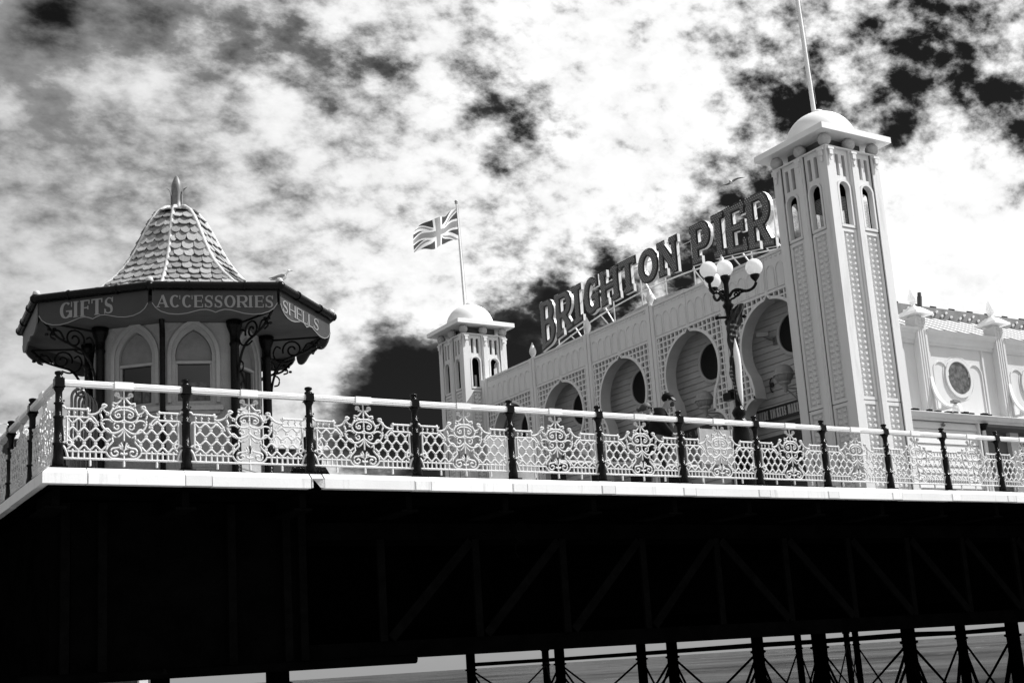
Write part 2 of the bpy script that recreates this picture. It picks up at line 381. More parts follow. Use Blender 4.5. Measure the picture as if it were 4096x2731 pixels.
def text(mb, txt, tf, x0, y0, x1, H, s=.2, t=.1, serif=0., d=(0., .006), gap=.16):
    tot = sum((WID.get(c, .5) if c != ' ' else .5) for c in txt) + gap*(len(txt)-1)
    k = (x1-x0)/tot; x = x0
    for c in txt:
        w = (WID.get(c, .5) if c != ' ' else .5)*k
        if c != ' ':
            for i, st in enumerate(glyph(c, w, H, s*H, t*H, serif*H)):
                mb.strip([(x+a, y0+b) for a, b in st[0]], st[1], tf, d[0], d[1]+i*.0007, close=len(st) > 2)
        x += w+gap*k
    return mb

# ================================================================== SETTING: sea, beach
mb = MB(); R_ = 6000; zs = -5.4
mb.add([(-R_, -R_, zs), (R_, -R_, zs), (R_, R_, zs), (-R_, R_, zs)], [(0, 1, 2, 3)])
sea = mb.build('sea', SEAM, kind='structure')
t = SEAM.node_tree; b = [n for n in t.nodes if n.type == 'BSDF_PRINCIPLED'][0]
c = t.nodes.new('ShaderNodeTexCoord'); mpn = t.nodes.new('ShaderNodeMapping'); mpn.inputs['Rotation'].default_value = (0, 0, radians(30)); mpn.inputs['Scale'].default_value = (1, .5, 1)
t.links.new(c.outputs['Object'], mpn.inputs[0])
a = t.nodes.new('ShaderNodeTexNoise'); a.inputs['Scale'].default_value = .012; a.inputs['Detail'].default_value = 14; a.inputs['Roughness'].default_value = .86
t.links.new(mpn.outputs[0], a.inputs['Vector'])
bp = t.nodes.new('ShaderNodeBump'); bp.inputs['Strength'].default_value = 1; bp.inputs['Distance'].default_value = .35
t.links.new(a.outputs['Fac'], bp.inputs['Height']); t.links.new(bp.outputs[0], b.inputs['Normal'])
fo = t.nodes.new('ShaderNodeTexNoise'); fo.inputs['Scale'].default_value = .03; fo.inputs['Detail'].default_value = 13; fo.inputs['Roughness'].default_value = .85
t.links.new(mpn.outputs[0], fo.inputs['Vector'])
rp = t.nodes.new('ShaderNodeMapRange'); t.links.new(fo.outputs['Fac'], rp.inputs['Value']); rp.inputs['From Min'].default_value = .60; rp.inputs['From Max'].default_value = .64
rp.inputs['To Min'].default_value = .0; rp.inputs['To Max'].default_value = .65
v2 = t.nodes.new('ShaderNodeMapRange'); t.links.new(a.outputs['Fac'], v2.inputs['Value']); v2.inputs['From Min'].default_value = .40; v2.inputs['From Max'].default_value = .62
v2.inputs['To Min'].default_value = .0; v2.inputs['To Max'].default_value = .10
ad = t.nodes.new('ShaderNodeMath'); ad.operation = 'ADD'; t.links.new(rp.outputs[0], ad.inputs[0]); t.links.new(v2.outputs[0], ad.inputs[1])
t.links.new(ad.outputs[0], b.inputs['Base Color']); b.inputs['Roughness'].default_value = .55; b.inputs['Specular IOR Level'].default_value = .04
mb = MB(); nx, ny = 60, 24; vs = []
for j in range(ny+1):
    for i in range(nx+1):
        x = -120+i*5; y = -60+j*3.3
        vs.append((x, y, max(-4.4-max(0, y+10)*.035, -5.5)+.05*sin(x*.7+y*.3)+.04*random.random()-.04))
mb.add(vs, [(j*(nx+1)+i, j*(nx+1)+i+1, (j+1)*(nx+1)+i+1, (j+1)*(nx+1)+i) for j in range(ny) for i in range(nx)], True)
mb.build('beach', PEB, kind='structure')

# ================================================================== PIER deck, girders, piles
YE, XE = 16.62, 3.27      # outer faces of the capping, front and left side
MB().box(XE+.08, 95, YE+.12, 47, -.12, -.045).build('pier_deck', mat('deck_boards', .12, .8, .25, 6., .3, 20, dirt=.3), kind='structure')
pier = thing('pier_substructure', (3.4, 16.7, -5.4), 'black iron underside of the pier with lattice girder and piles in the sea', 'pier structure')
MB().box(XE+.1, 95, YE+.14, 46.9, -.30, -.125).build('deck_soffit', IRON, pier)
def capping(a, b, along):
    pr = [(0, -.268), (0, -.125), (.085, -.05), (.33, -.035), (.33, -.268)]
    jz = random.uniform(-.004, .004); m_ = MB()
    P = []
    for s_ in (a, b):
        for q, z in pr: P.append((s_, YE+q, z+jz) if along == 'x' else (XE+q, s_, z+jz))
    n = len(pr)
    m_.add(P, [tuple(range(n)), tuple(range(2*n-1, n-1, -1))]+[(i, (i+1) % n, n+(i+1) % n, n+i) for i in range(n)])
    m_.build('capping_panel', CAPW, pier)
# corner piece with mitre
m_ = MB(); pr = [(0, -.268), (0, -.125), (.085, -.05), (.33, -.035), (.33, -.268)]
P = [(XE+q, YE+q, z) for q, z in pr] + [(3.83, YE+q, z) for q, z in pr] + [(XE+q, YE+.6, z) for q, z in pr]
n = 5
m_.add(P, [(i, (i+1) % n, n+(i+1) % n, n+i) for i in range(n)]+[(i, 2*n+i, 2*n+(i+1) % n, (i+1) % n) for i in range(n)]+[(5, 6, 7, 8, 9), (10, 11, 12, 13, 14)])
m_.build('capping_panel', CAPW, pier)
SEG = [3.84, 5.14, 5.48, 6.96]
x = 7.19
while x < 60: SEG += [x, x+1.36]; x += 1.725
x0 = 3.84
JX = [3.84, 5.13, 5.50, 6.955, 7.16] + [q for i in range(30) for q in (8.62+i*1.725, 8.90+i*1.725)]
for a, b_ in zip(JX, JX[1:]):
    if abs(a-6.955) < .01: continue
    capping(a+.006, b_-.006, 'x')
y = YE+.6
while y < 40: capping(y+.006, y+1.70, 'y'); y += 1.712
# the broken panel with its bent flap
m_ = MB(); m_.add([(6.97, YE-.004, -.13), (7.145, YE-.004, -.13), (7.145, YE+.09, -.05), (6.97, YE+.09, -.05)], [(0, 1, 2, 3)])
m_.add([(6.975, YE, -.13), (7.145, YE-.03, -.13), (7.145, YE-.035, -.27), (7.08, YE-.03, -.26), (7.03, YE+.02, -.17)], [(0, 1, 2, 3, 4)])
m_.box(6.97, 6.99, YE+.01, YE+.2, -.26, -.13)
m_.build('torn_capping_flap', mat('capping_dirty', .6, .5, .2, 9., .3, 30, dirt=.5, dscale=9), pier)
for i in range(30):
    xx = 8.62+i*1.725; MB().box(xx+.02, xx+.27, YE-.006, YE-.001, -.262, -.128).build('joint_cover', CAPW, pier)
# front lattice girder
GY = 17.9
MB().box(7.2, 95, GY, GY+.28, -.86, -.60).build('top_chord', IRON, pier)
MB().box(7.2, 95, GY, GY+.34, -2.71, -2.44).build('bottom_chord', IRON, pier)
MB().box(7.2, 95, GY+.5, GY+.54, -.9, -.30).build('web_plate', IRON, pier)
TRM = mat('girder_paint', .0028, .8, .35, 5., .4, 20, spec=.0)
vx = [6.88+1.72*i for i in range(45)]
for i, xx in enumerate(vx):
    if i: MB().bar((xx, GY-.03, -.86), (xx, GY-.03, -2.44), .13, .05, up=(0, 1, 0)).build('girder_upright', TRM, pier)
    if 0 < i < len(vx)-1:
        a, b_ = ((xx+.12, -2.40), (xx+1.62, -.90)) if xx < 15 else ((xx+.1, -.90), (xx+1.62, -2.40))
        if xx < 30: MB().bar((a[0], GY-.06, a[1]), (b_[0], GY-.06, b_[1]), .15, .04, up=(0, 1, 0)).build('girder_diagonal', TRM, pier)
for i in range(24):
    xx = 3.5+1.72*i
    MB().box(xx-.05, xx+.05, YE+.3, GY, -.52, -.30).box(xx-.14, xx+.14, YE+.28, GY, -.55, -.52).build('cantilever_bracket', TRM, pier)
# solid box at the corner
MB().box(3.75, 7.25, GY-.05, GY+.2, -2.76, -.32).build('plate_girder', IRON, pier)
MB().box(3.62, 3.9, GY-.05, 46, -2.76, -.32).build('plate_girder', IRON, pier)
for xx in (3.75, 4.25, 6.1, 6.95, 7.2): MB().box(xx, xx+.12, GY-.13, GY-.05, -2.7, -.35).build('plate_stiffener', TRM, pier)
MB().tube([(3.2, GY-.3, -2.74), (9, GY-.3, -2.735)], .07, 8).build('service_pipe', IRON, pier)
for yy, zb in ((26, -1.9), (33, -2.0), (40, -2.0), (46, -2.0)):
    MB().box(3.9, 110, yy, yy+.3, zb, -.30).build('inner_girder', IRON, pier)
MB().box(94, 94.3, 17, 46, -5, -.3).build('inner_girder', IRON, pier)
# piles: position from the bearing of each and its distance
def pile(px, D, w, top=-2.25, cap=True):
    d = ray(px, 650); p = Vector((0, 0, ZC)) + d*D
    r = w*D/F/2; m_ = MB()
    prof = [(r, -6.5), (r, -3.06)]
    if cap: prof += [(r*1.02, -3.04), (r*1.3, -3.02), (r*1.3, -2.97), (r*1.02, -2.95), (r*1.02, top-.1), (r*1.3, top-.08)]
    prof += [(r*1.3 if cap else r, top+.02)]
    m_.lathe(prof, (p.x, p.y, 0), 12); m_.build('pile', IRON, pier)
    return p
PL = [(12, 20.5, 30), (37, 24, 38), (160, 23, 19), (277, 19.3, 23), (470, 49, 9), (545, 60, 7), (559, 52, 10), (641, 47, 9.5), (672, 45, 11), (758, 38, 12), (799, 62, 7), (820, 41, 15),
      (848, 75, 6), (857, 66, 6.5), (910, 34, 14), (963, 46, 10), (1015, 37, 13)]
pp = [pile(*q) for q in PL]
pb = [MB() for _ in range(1)]
for a, b_ in zip(pp[4:], pp[5:]):
    L = (b_-a).length
    if L > 40: continue
    for z0, z1 in ((-3.0, -5.6), (-5.6, -3.0)):
        MB().bar((a.x, a.y, z0), (b_.x, b_.y, z1), .055, .055).build('cross_brace', IRON, pier)
for i, j in ((4, 6), (6, 8), (8, 9), (9, 11), (11, 14), (14, 15), (15, 16)):
    a, b_ = pp[i], pp[j]; MB().bar((a.x, a.y, -2.80), (b_.x, b_.y, -2.80), .16, .15).build('tie_beam', IRON, pier)
    for dz in (0, .35):
        MB().bar((a.x, a.y, -3.0-dz), ((a.x+b_.x)/2, (a.y+b_.y)/2, -6.2), .06, .06).build('raking_brace', IRON, pier)
        MB().bar((b_.x, b_.y, -3.0-dz), ((a.x+b_.x)/2, (a.y+b_.y)/2, -6.2), .06, .06).build('raking_brace', IRON, pier)
# a loop of cable under the deck
m_ = MB(); o_ = Vector((11.0, GY-.35, -.55)); m_.tube([o_+Vector((.10*sin(a_*.42), 0, -.02*a_-.08*cos(a_*.42))) for a_ in range(30)], .008, 5)
solo(m_, 'hanging_cable', TRM, 'loop of thin cable hanging from the dark underside of the deck', 'cable', (11, GY-.35, -.5))
# things far off on the shore, seen under the deck
def far(px, D): d = ray(px, 680); p = Vector((0, 0, ZC)) + d*(D); return p
a = far(150, 160); b_ = far(264, 150); m_ = MB()
GR = mat('wet_timber', .05, .9, .4, 1.)
for i in range(60):
    p = a.lerp(b_, i/59); h = .5+.35*random.random(); m_.box(p.x-.8, p.x+.8, p.y-.5, p.y+.5, -5.5, -4.6+h*.8)
solo(m_, 'timber_groyne', GR, 'low dark groyne in the distance between the leftmost piles', 'groyne', a)
a = far(296, 150); b_ = far(327, 146); m_ = MB()
for i in range(12):
    p = a.lerp(b_, i/11); m_.box(p.x-.3, p.x+.3, p.y-.3, p.y+.3, -5.5, -4.5 if i not in (0, 11) else -3.7)
m_.bar((a.x, a.y, -4.9), (b_.x, b_.y, -4.9), .5, .5)
solo(m_, 'breakwater', mat('breakwater_stone', .10, .9, .4, 1.), 'row of low posts in the sea to the right of the thick pile', 'breakwater', a)
a = far(84, 75); b_ = far(141, 72); sw = thing('sea_wall', (a.x, a.y, -5.4), 'distant dark arched wall seen under the left end of the pier', 'sea wall')
m_ = MB(); dd = (b_-a); dd.z = 0; L = dd.length; dd.normalize(); nn = Vector((-dd.y, dd.x, 0))
def tfw(x, y, d): return (a.x+dd.x*x+nn.x*d, a.y+dd.y*x+nn.y*d, y)
plate(tfw, [(0, -6), (L, -6), (L, -1.9), (0, -1.9)], [[(L*.3, -5.9)]+[(L*.5+L*.2*cos(radians(q)), -3.4+.9*sin(radians(q))) for q in range(180, -1, -15)]+[(L*.7, -5.9)]], 0, 1.2, m_).build('wall', mat('far_brick', .07, .9, .5, 1.5, .4, 3), sw)
MB().box(b_.x-.15, b_.x+.35, b_.y-.2, b_.y+.2, -6, -1.9).build('pale_pier', WHITE, sw)

# ================================================================== RAILING
RZ = .00159
def rz(y): return (782-y)*RZ
def rx(x): return x*RZ
def mirror(p): return [(-x, y) for x, y in p]
LATT, CREST = MB(), MB()
def tb(m_, p, r, mir=True, n=5, k=3, sm=True):
    q = smooth(p, k) if sm and len(p) > 2 else p
    r = r*(1.35 if m_ is LATT else 1.12)
    m_.tube([(rx(x), 0, rz(y)) for x, y in q], r*RZ, n)
    if mir: m_.tube([(rx(-x), 0, rz(y)) for x, y in q], r*RZ, n)
# scrolled crest in the middle of each bay (x from the centre, y down, units of 1.6 mm)
tb(CREST, [(0, 118), (0, 720)], 7, False)
tb(CREST, [(48, 178)]+spiral(62, 165, 6, 22, 100, -150, 8)+[(30, 150), (18, 175), (10, 192)][:0], 8)
tb(CREST, spiral(60, 165, 4, 24, 0, -250, 12)+[(26, 185), (14, 196)], 8)
tb(CREST, [(-24, 190), (24, 190)], 8, False, sm=False)
tb(CREST, [(14, 192), (34, 218), (60, 240), (96, 236), (92, 275), (108, 310), (118, 335)], 8)
tb(CREST, [(92, 240), (86, 262), (60, 262)], 6)
tb(CREST, [(0, 270), (45, 272), (85, 290), (112, 315), (120, 345), (105, 380), (70, 398), (30, 396), (0, 378)], 8)
tb(CREST, [(0, 292), (35, 296), (62, 306), (80, 326)]+[(72, 350), (52, 362), (36, 352), (38, 334), (52, 330), (58, 342)], 7)
for q in ((18, 262, 60, 285), (30, 255, 80, 290)): tb(CREST, [(q[0], q[1]+30), ((q[0]+q[2])/2, q[1]), (q[2], q[3])], 5)
tb(CREST, [(0, 404), (32, 396), (72, 404), (88, 430)]+[(78, 456), (56, 462), (44, 446), (50, 430), (64, 432)], 7)
tb(CREST, [(168, 290), (192, 300), (200, 335), (186, 372), (194, 404), (176, 450), (140, 482), (95, 498), (50, 488), (0, 452)], 9)
tb(CREST, [(96, 402), (130, 382), (168, 386), (186, 404), (176, 424), (166, 412)], 7)
tb(CREST, [(150, 330), (142, 345), (128, 338), (134, 322), (152, 318), (172, 300)], 7)
tb(CREST, spiral(172, 272, 5, 24, 60, -170, 10)+[(150, 300)][:0]+[(192, 292), (210, 318), (240, 338), (275, 345), (300, 342)], 9)
tb(CREST, [(215, 440), (232, 400), (262, 366), (302, 344)], 8)
tb(CREST, spiral(292, 308, 4, 20, 200, -60, 8)+[(300, 328), (302, 344)], 8)
tb(CREST, spiral(285, 392, 4, 20, 90, 330, 8)+[(300, 362), (270, 352)], 7)
tb(CREST, [(0, 452), (22, 500), (55, 530), (82, 526), (94, 508), (96, 540)], 7)
tb(CREST, [(0, 720), (50, 716), (100, 712), (132, 690), (150, 655), (140, 620), (112, 590), (92, 560), (104, 540)], 8)
tb(CREST, [(20, 610), (60, 622), (100, 630)]+[(112, 660), (96, 690), (66, 690), (50, 664), (66, 648), (82, 658)], 8)
for a_, l in ((0, 74), (24, 66), (46, 60), (70, 50)):
    tb(CREST, [(0, 640), (l*.5*sin(radians(a_)), 640-l*.6*cos(radians(a_))), (l*sin(radians(a_))*1.0, 640-l*cos(radians(a_))-4)], 9-a_*.04)
tb(CREST, [(-30, 668), (0, 676), (30, 668)], 9, False)
for y in (190, 232, 335, 448, 640): CREST.ball((0, 0, rz(y)), .017, 8)
# honeycomb
def edge(y):
    return 300 if y < 385 else 215 if y < 420 else 180 if y < 465 else 110 if y < 500 else 104 if y < 545 else 112 if y < 600 else 150
for j, yc in enumerate((402, 478, 553, 628)):
    xs = [i*95.+ (0 if j % 2 else 47.5) for i in range(1, 6)]
    for i in range(-12, 100):
        pass
    e = edge(yc); seg = []; x = e
    while x <= 474:
        ph = 2*pi*(x-e*0)/95 + (0 if j % 2 else pi)
        seg.append((x, yc+18.5*cos(ph))); x += 11.8
    tb(LATT, seg, 7, sm=False, n=5)
    # links joining this wave's troughs with the next one's crests
    if j < 3:
        for i in range(0, 12):
            xx = i*47.5
            if cos(2*pi*xx/95+(0 if j % 2 else pi)) > .9 and edge(yc+38) < xx < 472:
                for sg in (1, -1):
                    LATT.tube([(rx(sg*xx), 0, rz(yc+12)), (rx(sg*xx), 0, rz(yc+64))], 6*RZ, 5)
                    LATT.tube([(rx(sg*(xx+9*cos(q*pi/4))), 0, rz(yc+38+12*sin(q*pi/4))) for q in range(8)], 6.5*RZ, 4, close=True)
tb(LATT, [(300, 304), (486, 304)], 8, sm=False); tb(LATT, [(300, 372), (480, 372)], 7, sm=False)
for xx in (345, 405, 455): tb(LATT, [(xx, 304), (xx+12, 324), (xx, 338), (xx+12, 354), (xx, 372)], 6)
tb(LATT, [(486, 304), (498, 286), (530, 286), (528, 306), (518, 326), (530, 346), (528, 388), (500, 388), (480, 372)], 8, k=1)
tb(LATT, [(472, 372), (474, 600)], 8, sm=False)
tb(LATT, spiral(456, 598, 6, 28, 0, 300, 12)+[(500, 594), (512, 608), (484, 650), (466, 712)], 8)
tb(LATT, [(150, 662), (468, 662)], 6.5, sm=False)
for xx in (190, 237, 285, 332, 380, 427): tb(LATT, [(xx, 640), (xx, 722)], 6.5, sm=False)
tb(LATT, [(510, 722), (-510, 722)], 8, False, sm=False)
for xx in (-282, 0, 282): tb(LATT, [(xx, 722), (xx, 782)], 8, False, sm=False)
LATT.add([], [])
RAIL = MB()
BAY = 1.722
pr = [(-.035, 1.06), (-.052, 1.066), (-.052, 1.078), (-.042, 1.083), (-.056, 1.09), (-.056, 1.10), (-.046, 1.106), (-.052, 1.115), (-.05, 1.132), (-.03, 1.147), (.03, 1.147), (.05, 1.13), (.05, 1.066), (.035, 1.06)]
n = len(pr); P = [(x_, y_, z_) for x_ in (-BAY/2+.045, BAY/2-.045) for y_, z_ in pr]
RAIL.add(P, [tuple(range(n)), tuple(range(2*n-1, n-1, -1))]+[(i, (i+1) % n, n+(i+1) % n, n+i) for i in range(n)])
BLOCK = MB(); BLOCK.box(-.135, .115, -.064, .06, 1.058, 1.152); BLOCK.box(-.14, .12, -.05, .05, 1.052, 1.0575)
POST_PROF = [(0, 1.262), (.03, 1.262), (.052, 1.254), (.058, 1.236), (.05, 1.218), (.038, 1.208), (.040, 1.195), (.058, 1.18), (.060, 1.155)]
POST_LOW = [(.056, 1.155), (.056, 1.04), (.066, 1.035), (.070, 1.02), (.055, 1.0), (.046, .975), (.046, .84), (.064, .832), (.064, .818), (.048, .81), (.047, .66), (.067, .652), (.070, .63), (.056, .622), (.056, .30), (.074, .292), (.074, .27), (.060, .262), (.064, .12), (.076, .06), (.078, -.04), (.0, -.04)]
COLLAR = MB(); COLLAR.box(-.062, .062, -.068, .062, 1.05, 1.16); COLLAR.box(-.072, .072, -.078, .07, 1.038, 1.05)
FOOT = MB(); FOOT.box(-.11, .11, -.09, .12, -.045, -.02); FOOT.tube([(.05, .05, .62), (.09, .10, .28), (.13, .17, .0)], .012, 5)
FOOT.tube([(.055, -.01, .86), (.07, -.02, .86)], .012, 5)
me_rail, me_block = RAIL.mesh('handrail', WHITE), BLOCK.mesh('rail_block', CAPW)
me_latt, me_crest = LATT.mesh('honeycomb_lattice', CAST), CREST.mesh('scrolled_crest', CAST)
me_cap = MB().lathe(POST_PROF, (0, 0, 0), 16).mesh('post_cap', BLACK); me_shaft = MB().lathe(POST_LOW, (0, 0, 0), 16).mesh('post_shaft', BLACK)
me_col, me_foot = COLLAR.mesh('rail_collar', BLACK), FOOT.mesh('post_foot', BLACK)
ORD = ['first', 'second', 'third', 'fourth', 'fifth', 'sixth', 'seventh', 'eighth', 'ninth', 'tenth', 'eleventh', 'twelfth', 'thirteenth', 'fourteenth', 'fifteenth']
PX_ = [3.50, 5.20, 7.03, 8.77, 10.49, 12.24, 13.99, 15.76, 17.47, 19.18, 20.87, 22.56, 24.27]
def post(x, y, label, group, rot=0):
    t_ = thing('railing_post', (x, y, 0), label, 'railing post', group); t_.rotation_euler[2] = rot
    for nm, me in (('post_cap', me_cap), ('post_shaft', me_shaft), ('rail_collar', me_col), ('post_foot', me_foot)): inst(me, nm, t_, (x, y, 0))
    return t_
def panel(x, y, w, label, group, rot=0):
    t_ = thing('lacy_railing', (x, y, 0), label, 'railing panel', group); t_.rotation_euler[2] = rot
    for nm, me in (('handrail', me_rail), ('rail_block', me_block), ('honeycomb_lattice', me_latt), ('scrolled_crest', me_crest)):
        o_ = inst(me, nm, t_, (x, y, 0)); o_.scale = (w/BAY, 1, 1) if nm != 'rail_block' else (1, 1, 1)
    return t_
POSTW = ['where the front railing turns the corner to the left', 'in front of the kiosk window below the middle sign', 'between the kiosk and the broken edge panel', 'against dark sky left of the far tower', 'in front of the first arch beside the far tower',
         'below the second arch from the far tower', 'directly right of the person in the cap', 'just right of the base of the globe lamp', 'at the left edge of the near tower', 'at the right edge of the near tower', 'in front of the white boarded wall under the canopy', 'in front of the shaded opening under the canopy', 'outermost on the right']
PANW = ['between the corner post and the kiosk', 'in front of the sunlit side of the kiosk', 'with dark sky behind it, right of the kiosk', 'in front of the far tower', 'left of the two people, below the second arch', 'behind which the two people stand', 'with the pale notice board behind it',
        'in front of the ticket sign', 'across the foot of the near tower', 'at the right foot of the near tower', 'in front of the white boards of the pavilion', 'at the right edge of the photo']
for i, xx in enumerate(PX_): post(xx, 16.81, 'black cast iron railing post '+POSTW[i], 'posts of the front railing')
for i, (a, b_) in enumerate(zip(PX_, PX_[1:])): panel((a+b_)/2, 16.81, b_-a, 'white lacy cast iron railing panel '+PANW[i], 'white panels of the front railing')
SY = [18.53, 20.18, 21.85, 23.5, 25.2]
for i, yy in enumerate(SY): post(3.5, yy, 'black railing post, %s behind the corner post on the left side' % ORD[i], 'posts of the side railing')
for i, (a, b_) in enumerate(zip([16.81]+SY, SY)):
    panel(3.5, (a+b_)/2, b_-a, 'shaded white railing panel, %s along the left side from the corner' % ORD[i], 'panels of the side railing', -pi/2)

# ================================================================== KIOSK
KC = Vector((5.853, 19.293, 0))
gut = [Vector((*q, 0)) for q in ((3.66, 20.47), (3.53, 18.65), (4.88, 17.45), (6.66, 16.85))]
gut += [KC*2-q for q in gut]                       # A B C D E F G H, gutter corners
gut[4] = Vector((8.04, 18.12, 0))
kiosk = thing('kiosk', (KC.x, KC.y, -.04), 'octagonal kiosk with a bell shaped scalloped slate roof and shop signboards under the gutter', 'kiosk')
def kp(i, k, z): q = KC+(gut[i % 8]-KC)*k; return Vector((q.x, q.y, z))
WK = .53
def faceframe(A, B):
    u = (B-A); u.z = 0; L = u.length; u.normalize(); nrm = Vector((u.y, -u.x, 0))
    if nrm.dot(A-KC) < 0: nrm = -nrm
    return u, nrm, L
def GOTH(cx, w, z0, zs, za):
    h = za-zs; R_g = (w*w+h*h)/(2*w); am = math.asin(min(1, h/R_g)); r_ = [(w-R_g+R_g*cos(am*q/9), zs+R_g*sin(am*q/9)) for q in range(10)]
    return [(cx-w, z0)]+[(cx-x, z) for x, z in r_]+[(cx+x, z) for x, z in reversed(r_[:-1])]+[(cx+w, z0)]
for i in range(8):
    A, B = kp(i, WK, 0), kp(i+1, WK, 0); u, nr, L = faceframe(A, B)
    tf = lambda x, y, d, A=A, u=u, nr=nr: (A.x+u.x*x+nr.x*d, A.y+u.y*x+nr.y*d, y)
    c_ = L*.44 if i in (2,) else L*.52; w = .27
    m_ = MB(); plate(tf, [(0, -.04), (L, -.04), (L, 2.5), (0, 2.5)], [GOTH(c_, w, 1.25, 1.98, 2.40)], -.10, 0, m_); wall = m_.build('wall', KWALL, kiosk)
    m_ = MB(); outl = GOTH(c_, w+.09, 1.25, 1.98, 2.52); m_.strip(outl, .055, tf, -.0, .035); m_.build('window_surround', KTRIM, kiosk)
    m_ = MB(); m_.fbox(lambda a_, z, n_, tf=tf: tf(a_, z, n_), c_-.43, c_+.43, 1.12, 1.19, .001, .09); m_.fbox(lambda a_, z, n_, tf=tf: tf(a_, z, n_), c_-.38, c_+.38, 1.07, 1.119, .001, .05); m_.build('window_sill', KTRIM, kiosk)
    win = MB(); win.fbox(tf, c_-w+.01, c_+w-.01, 1.25, 1.88, -.085, -.075); win = win.build('window_pane', GLASSD, kiosk)
    m_ = MB(); P_ = GOTH(c_, w-.005, 1.90, 1.98, 2.385); plate(tf, P_, [], -.075, -.06, m_); m_.build('arch_panel', mat('arch_board', .20, .8, .15, 6., .3, 30), kiosk)
    m_ = MB(); m_.fbox(tf, c_-w, c_+w, 1.865, 1.905, -.07, -.02); m_.fbox(tf, c_-w, c_-w+.03, 1.25, 1.86, -.07, -.03); m_.fbox(tf, c_+w-.03, c_+w, 1.25, 1.86, -.07, -.03); m_.fbox(tf, c_-w+.03, c_+w-.03, 1.25, 1.28, -.07, -.03)
    m_.build('window_frame', KTRIM, kiosk)
    if i in (2, 3, 1):   # goods hanging in the window
        m_ = MB()
        for q in range(3): x_ = c_-.2+q*.14; m_.fbox(tf, x_, x_+.11, 1.30, 1.58, -.074, -.0735)
        m_.build('postcards', mat('postcards', .08, .5, .9, 16.), kiosk)
    MB().fbox(tf, 0.02, L-.02, -.04, .12, .001, .03).build('skirting', KTRIM, kiosk)
    MB().fbox(tf, .16, L-.16, .22, .95, .001, .012).fbox(tf, .20, L-.20, .26, .91, .0125, .02).build('dado_panel', KWALL, kiosk)
# columns, with capitals
for i in range(8):
    if i == 2: continue
    p = kp(i, WK+.035, 0)
    MB().lathe([(.10, -.04), (.10, .12), (.075, .16), (.068, 2.1), (.085, 2.14), (.07, 2.18), (.075, 2.3), (.12, 2.42), (.13, 2.5), (0, 2.5)], p, 12).build('column', BLACK, kiosk)
p = kp(2, WK+.05, 0); g = kp(2, .97, 2.62)
MB().tube([(p.x, p.y, -.04), (p.x, p.y, 2.35), tuple(p.lerp(g, .12)+Vector((0, 0, 2.42))), tuple(g)], .042, 10).build('downpipe', BLACK, kiosk)
# scrolled brackets, in the radial plane of each corner
for i in range(8):
    if i == 2: continue
    p = kp(i, WK+.06, 0); g = kp(i, .96, 0); rd = (g-p); L = rd.length; rd.normalize(); m_ = MB()
    def q3(r, z): return (p.x+rd.x*r, p.y+rd.y*r, z)
    R2 = lambda pts: [q3(*t_) for t_ in pts]
    m_.tube(R2([(0, 2.44), (L*.9, 2.46)]), .018, 6)
    m_.tube(R2(smooth([(0, 1.55), (.03, 1.75), (.10, 1.95), (.22, 2.10), (.42, 2.18), (.62, 2.26), (.78, 2.40), (.84, 2.46)], 4)), .02, 6)
    m_.tube(R2(spiral(.36, 2.27, .03, .165, 0, 560, 26)), .016, 6)
    m_.tube(R2(smooth([(.36, 2.10), (.24, 2.06), (.10, 2.10), (.05, 2.22), (.10, 2.33), (.17, 2.30)], 4)), .015, 6)
    m_.tube(R2(smooth([(.52, 2.24), (.60, 2.36), (.70, 2.34), (.74, 2.26), (.66, 2.22)], 4)), .016, 6)
    m_.tube(R2(smooth([(.06, 1.86), (.13, 1.80), (.12, 1.70), (.05, 1.68)], 4)), .014, 6)
    for sx_, sz_ in ((.70, 2.30), (.76, 2.36), (.80, 2.28), (.68, 2.38)): m_.ball(q3(sx_, sz_), .035, 7, (1, 1, .7))
    m_.build('bracket', BLACK, kiosk)
# soffit
m_ = MB(); a_ = [kp(i, WK-.02, 2.505) for i in range(8)]; b2 = [kp(i, .95, 2.56) for i in range(8)]; c2 = [v+Vector((0, 0, .05)) for v in b2]; d2 = [v+Vector((0, 0, .05)) for v in a_]
m_.add(a_+b2+c2+d2, [(i, (i+1) % 8, 8+(i+1) % 8, 8+i) for i in range(8)]+[(16+i, 16+(i+1) % 8, 24+(i+1) % 8, 24+i) for i in range(8)]+[(8+i, 8+(i+1) % 8, 16+(i+1) % 8, 16+i) for i in range(8)])
m_.build('soffit', SOFFIT, kiosk)
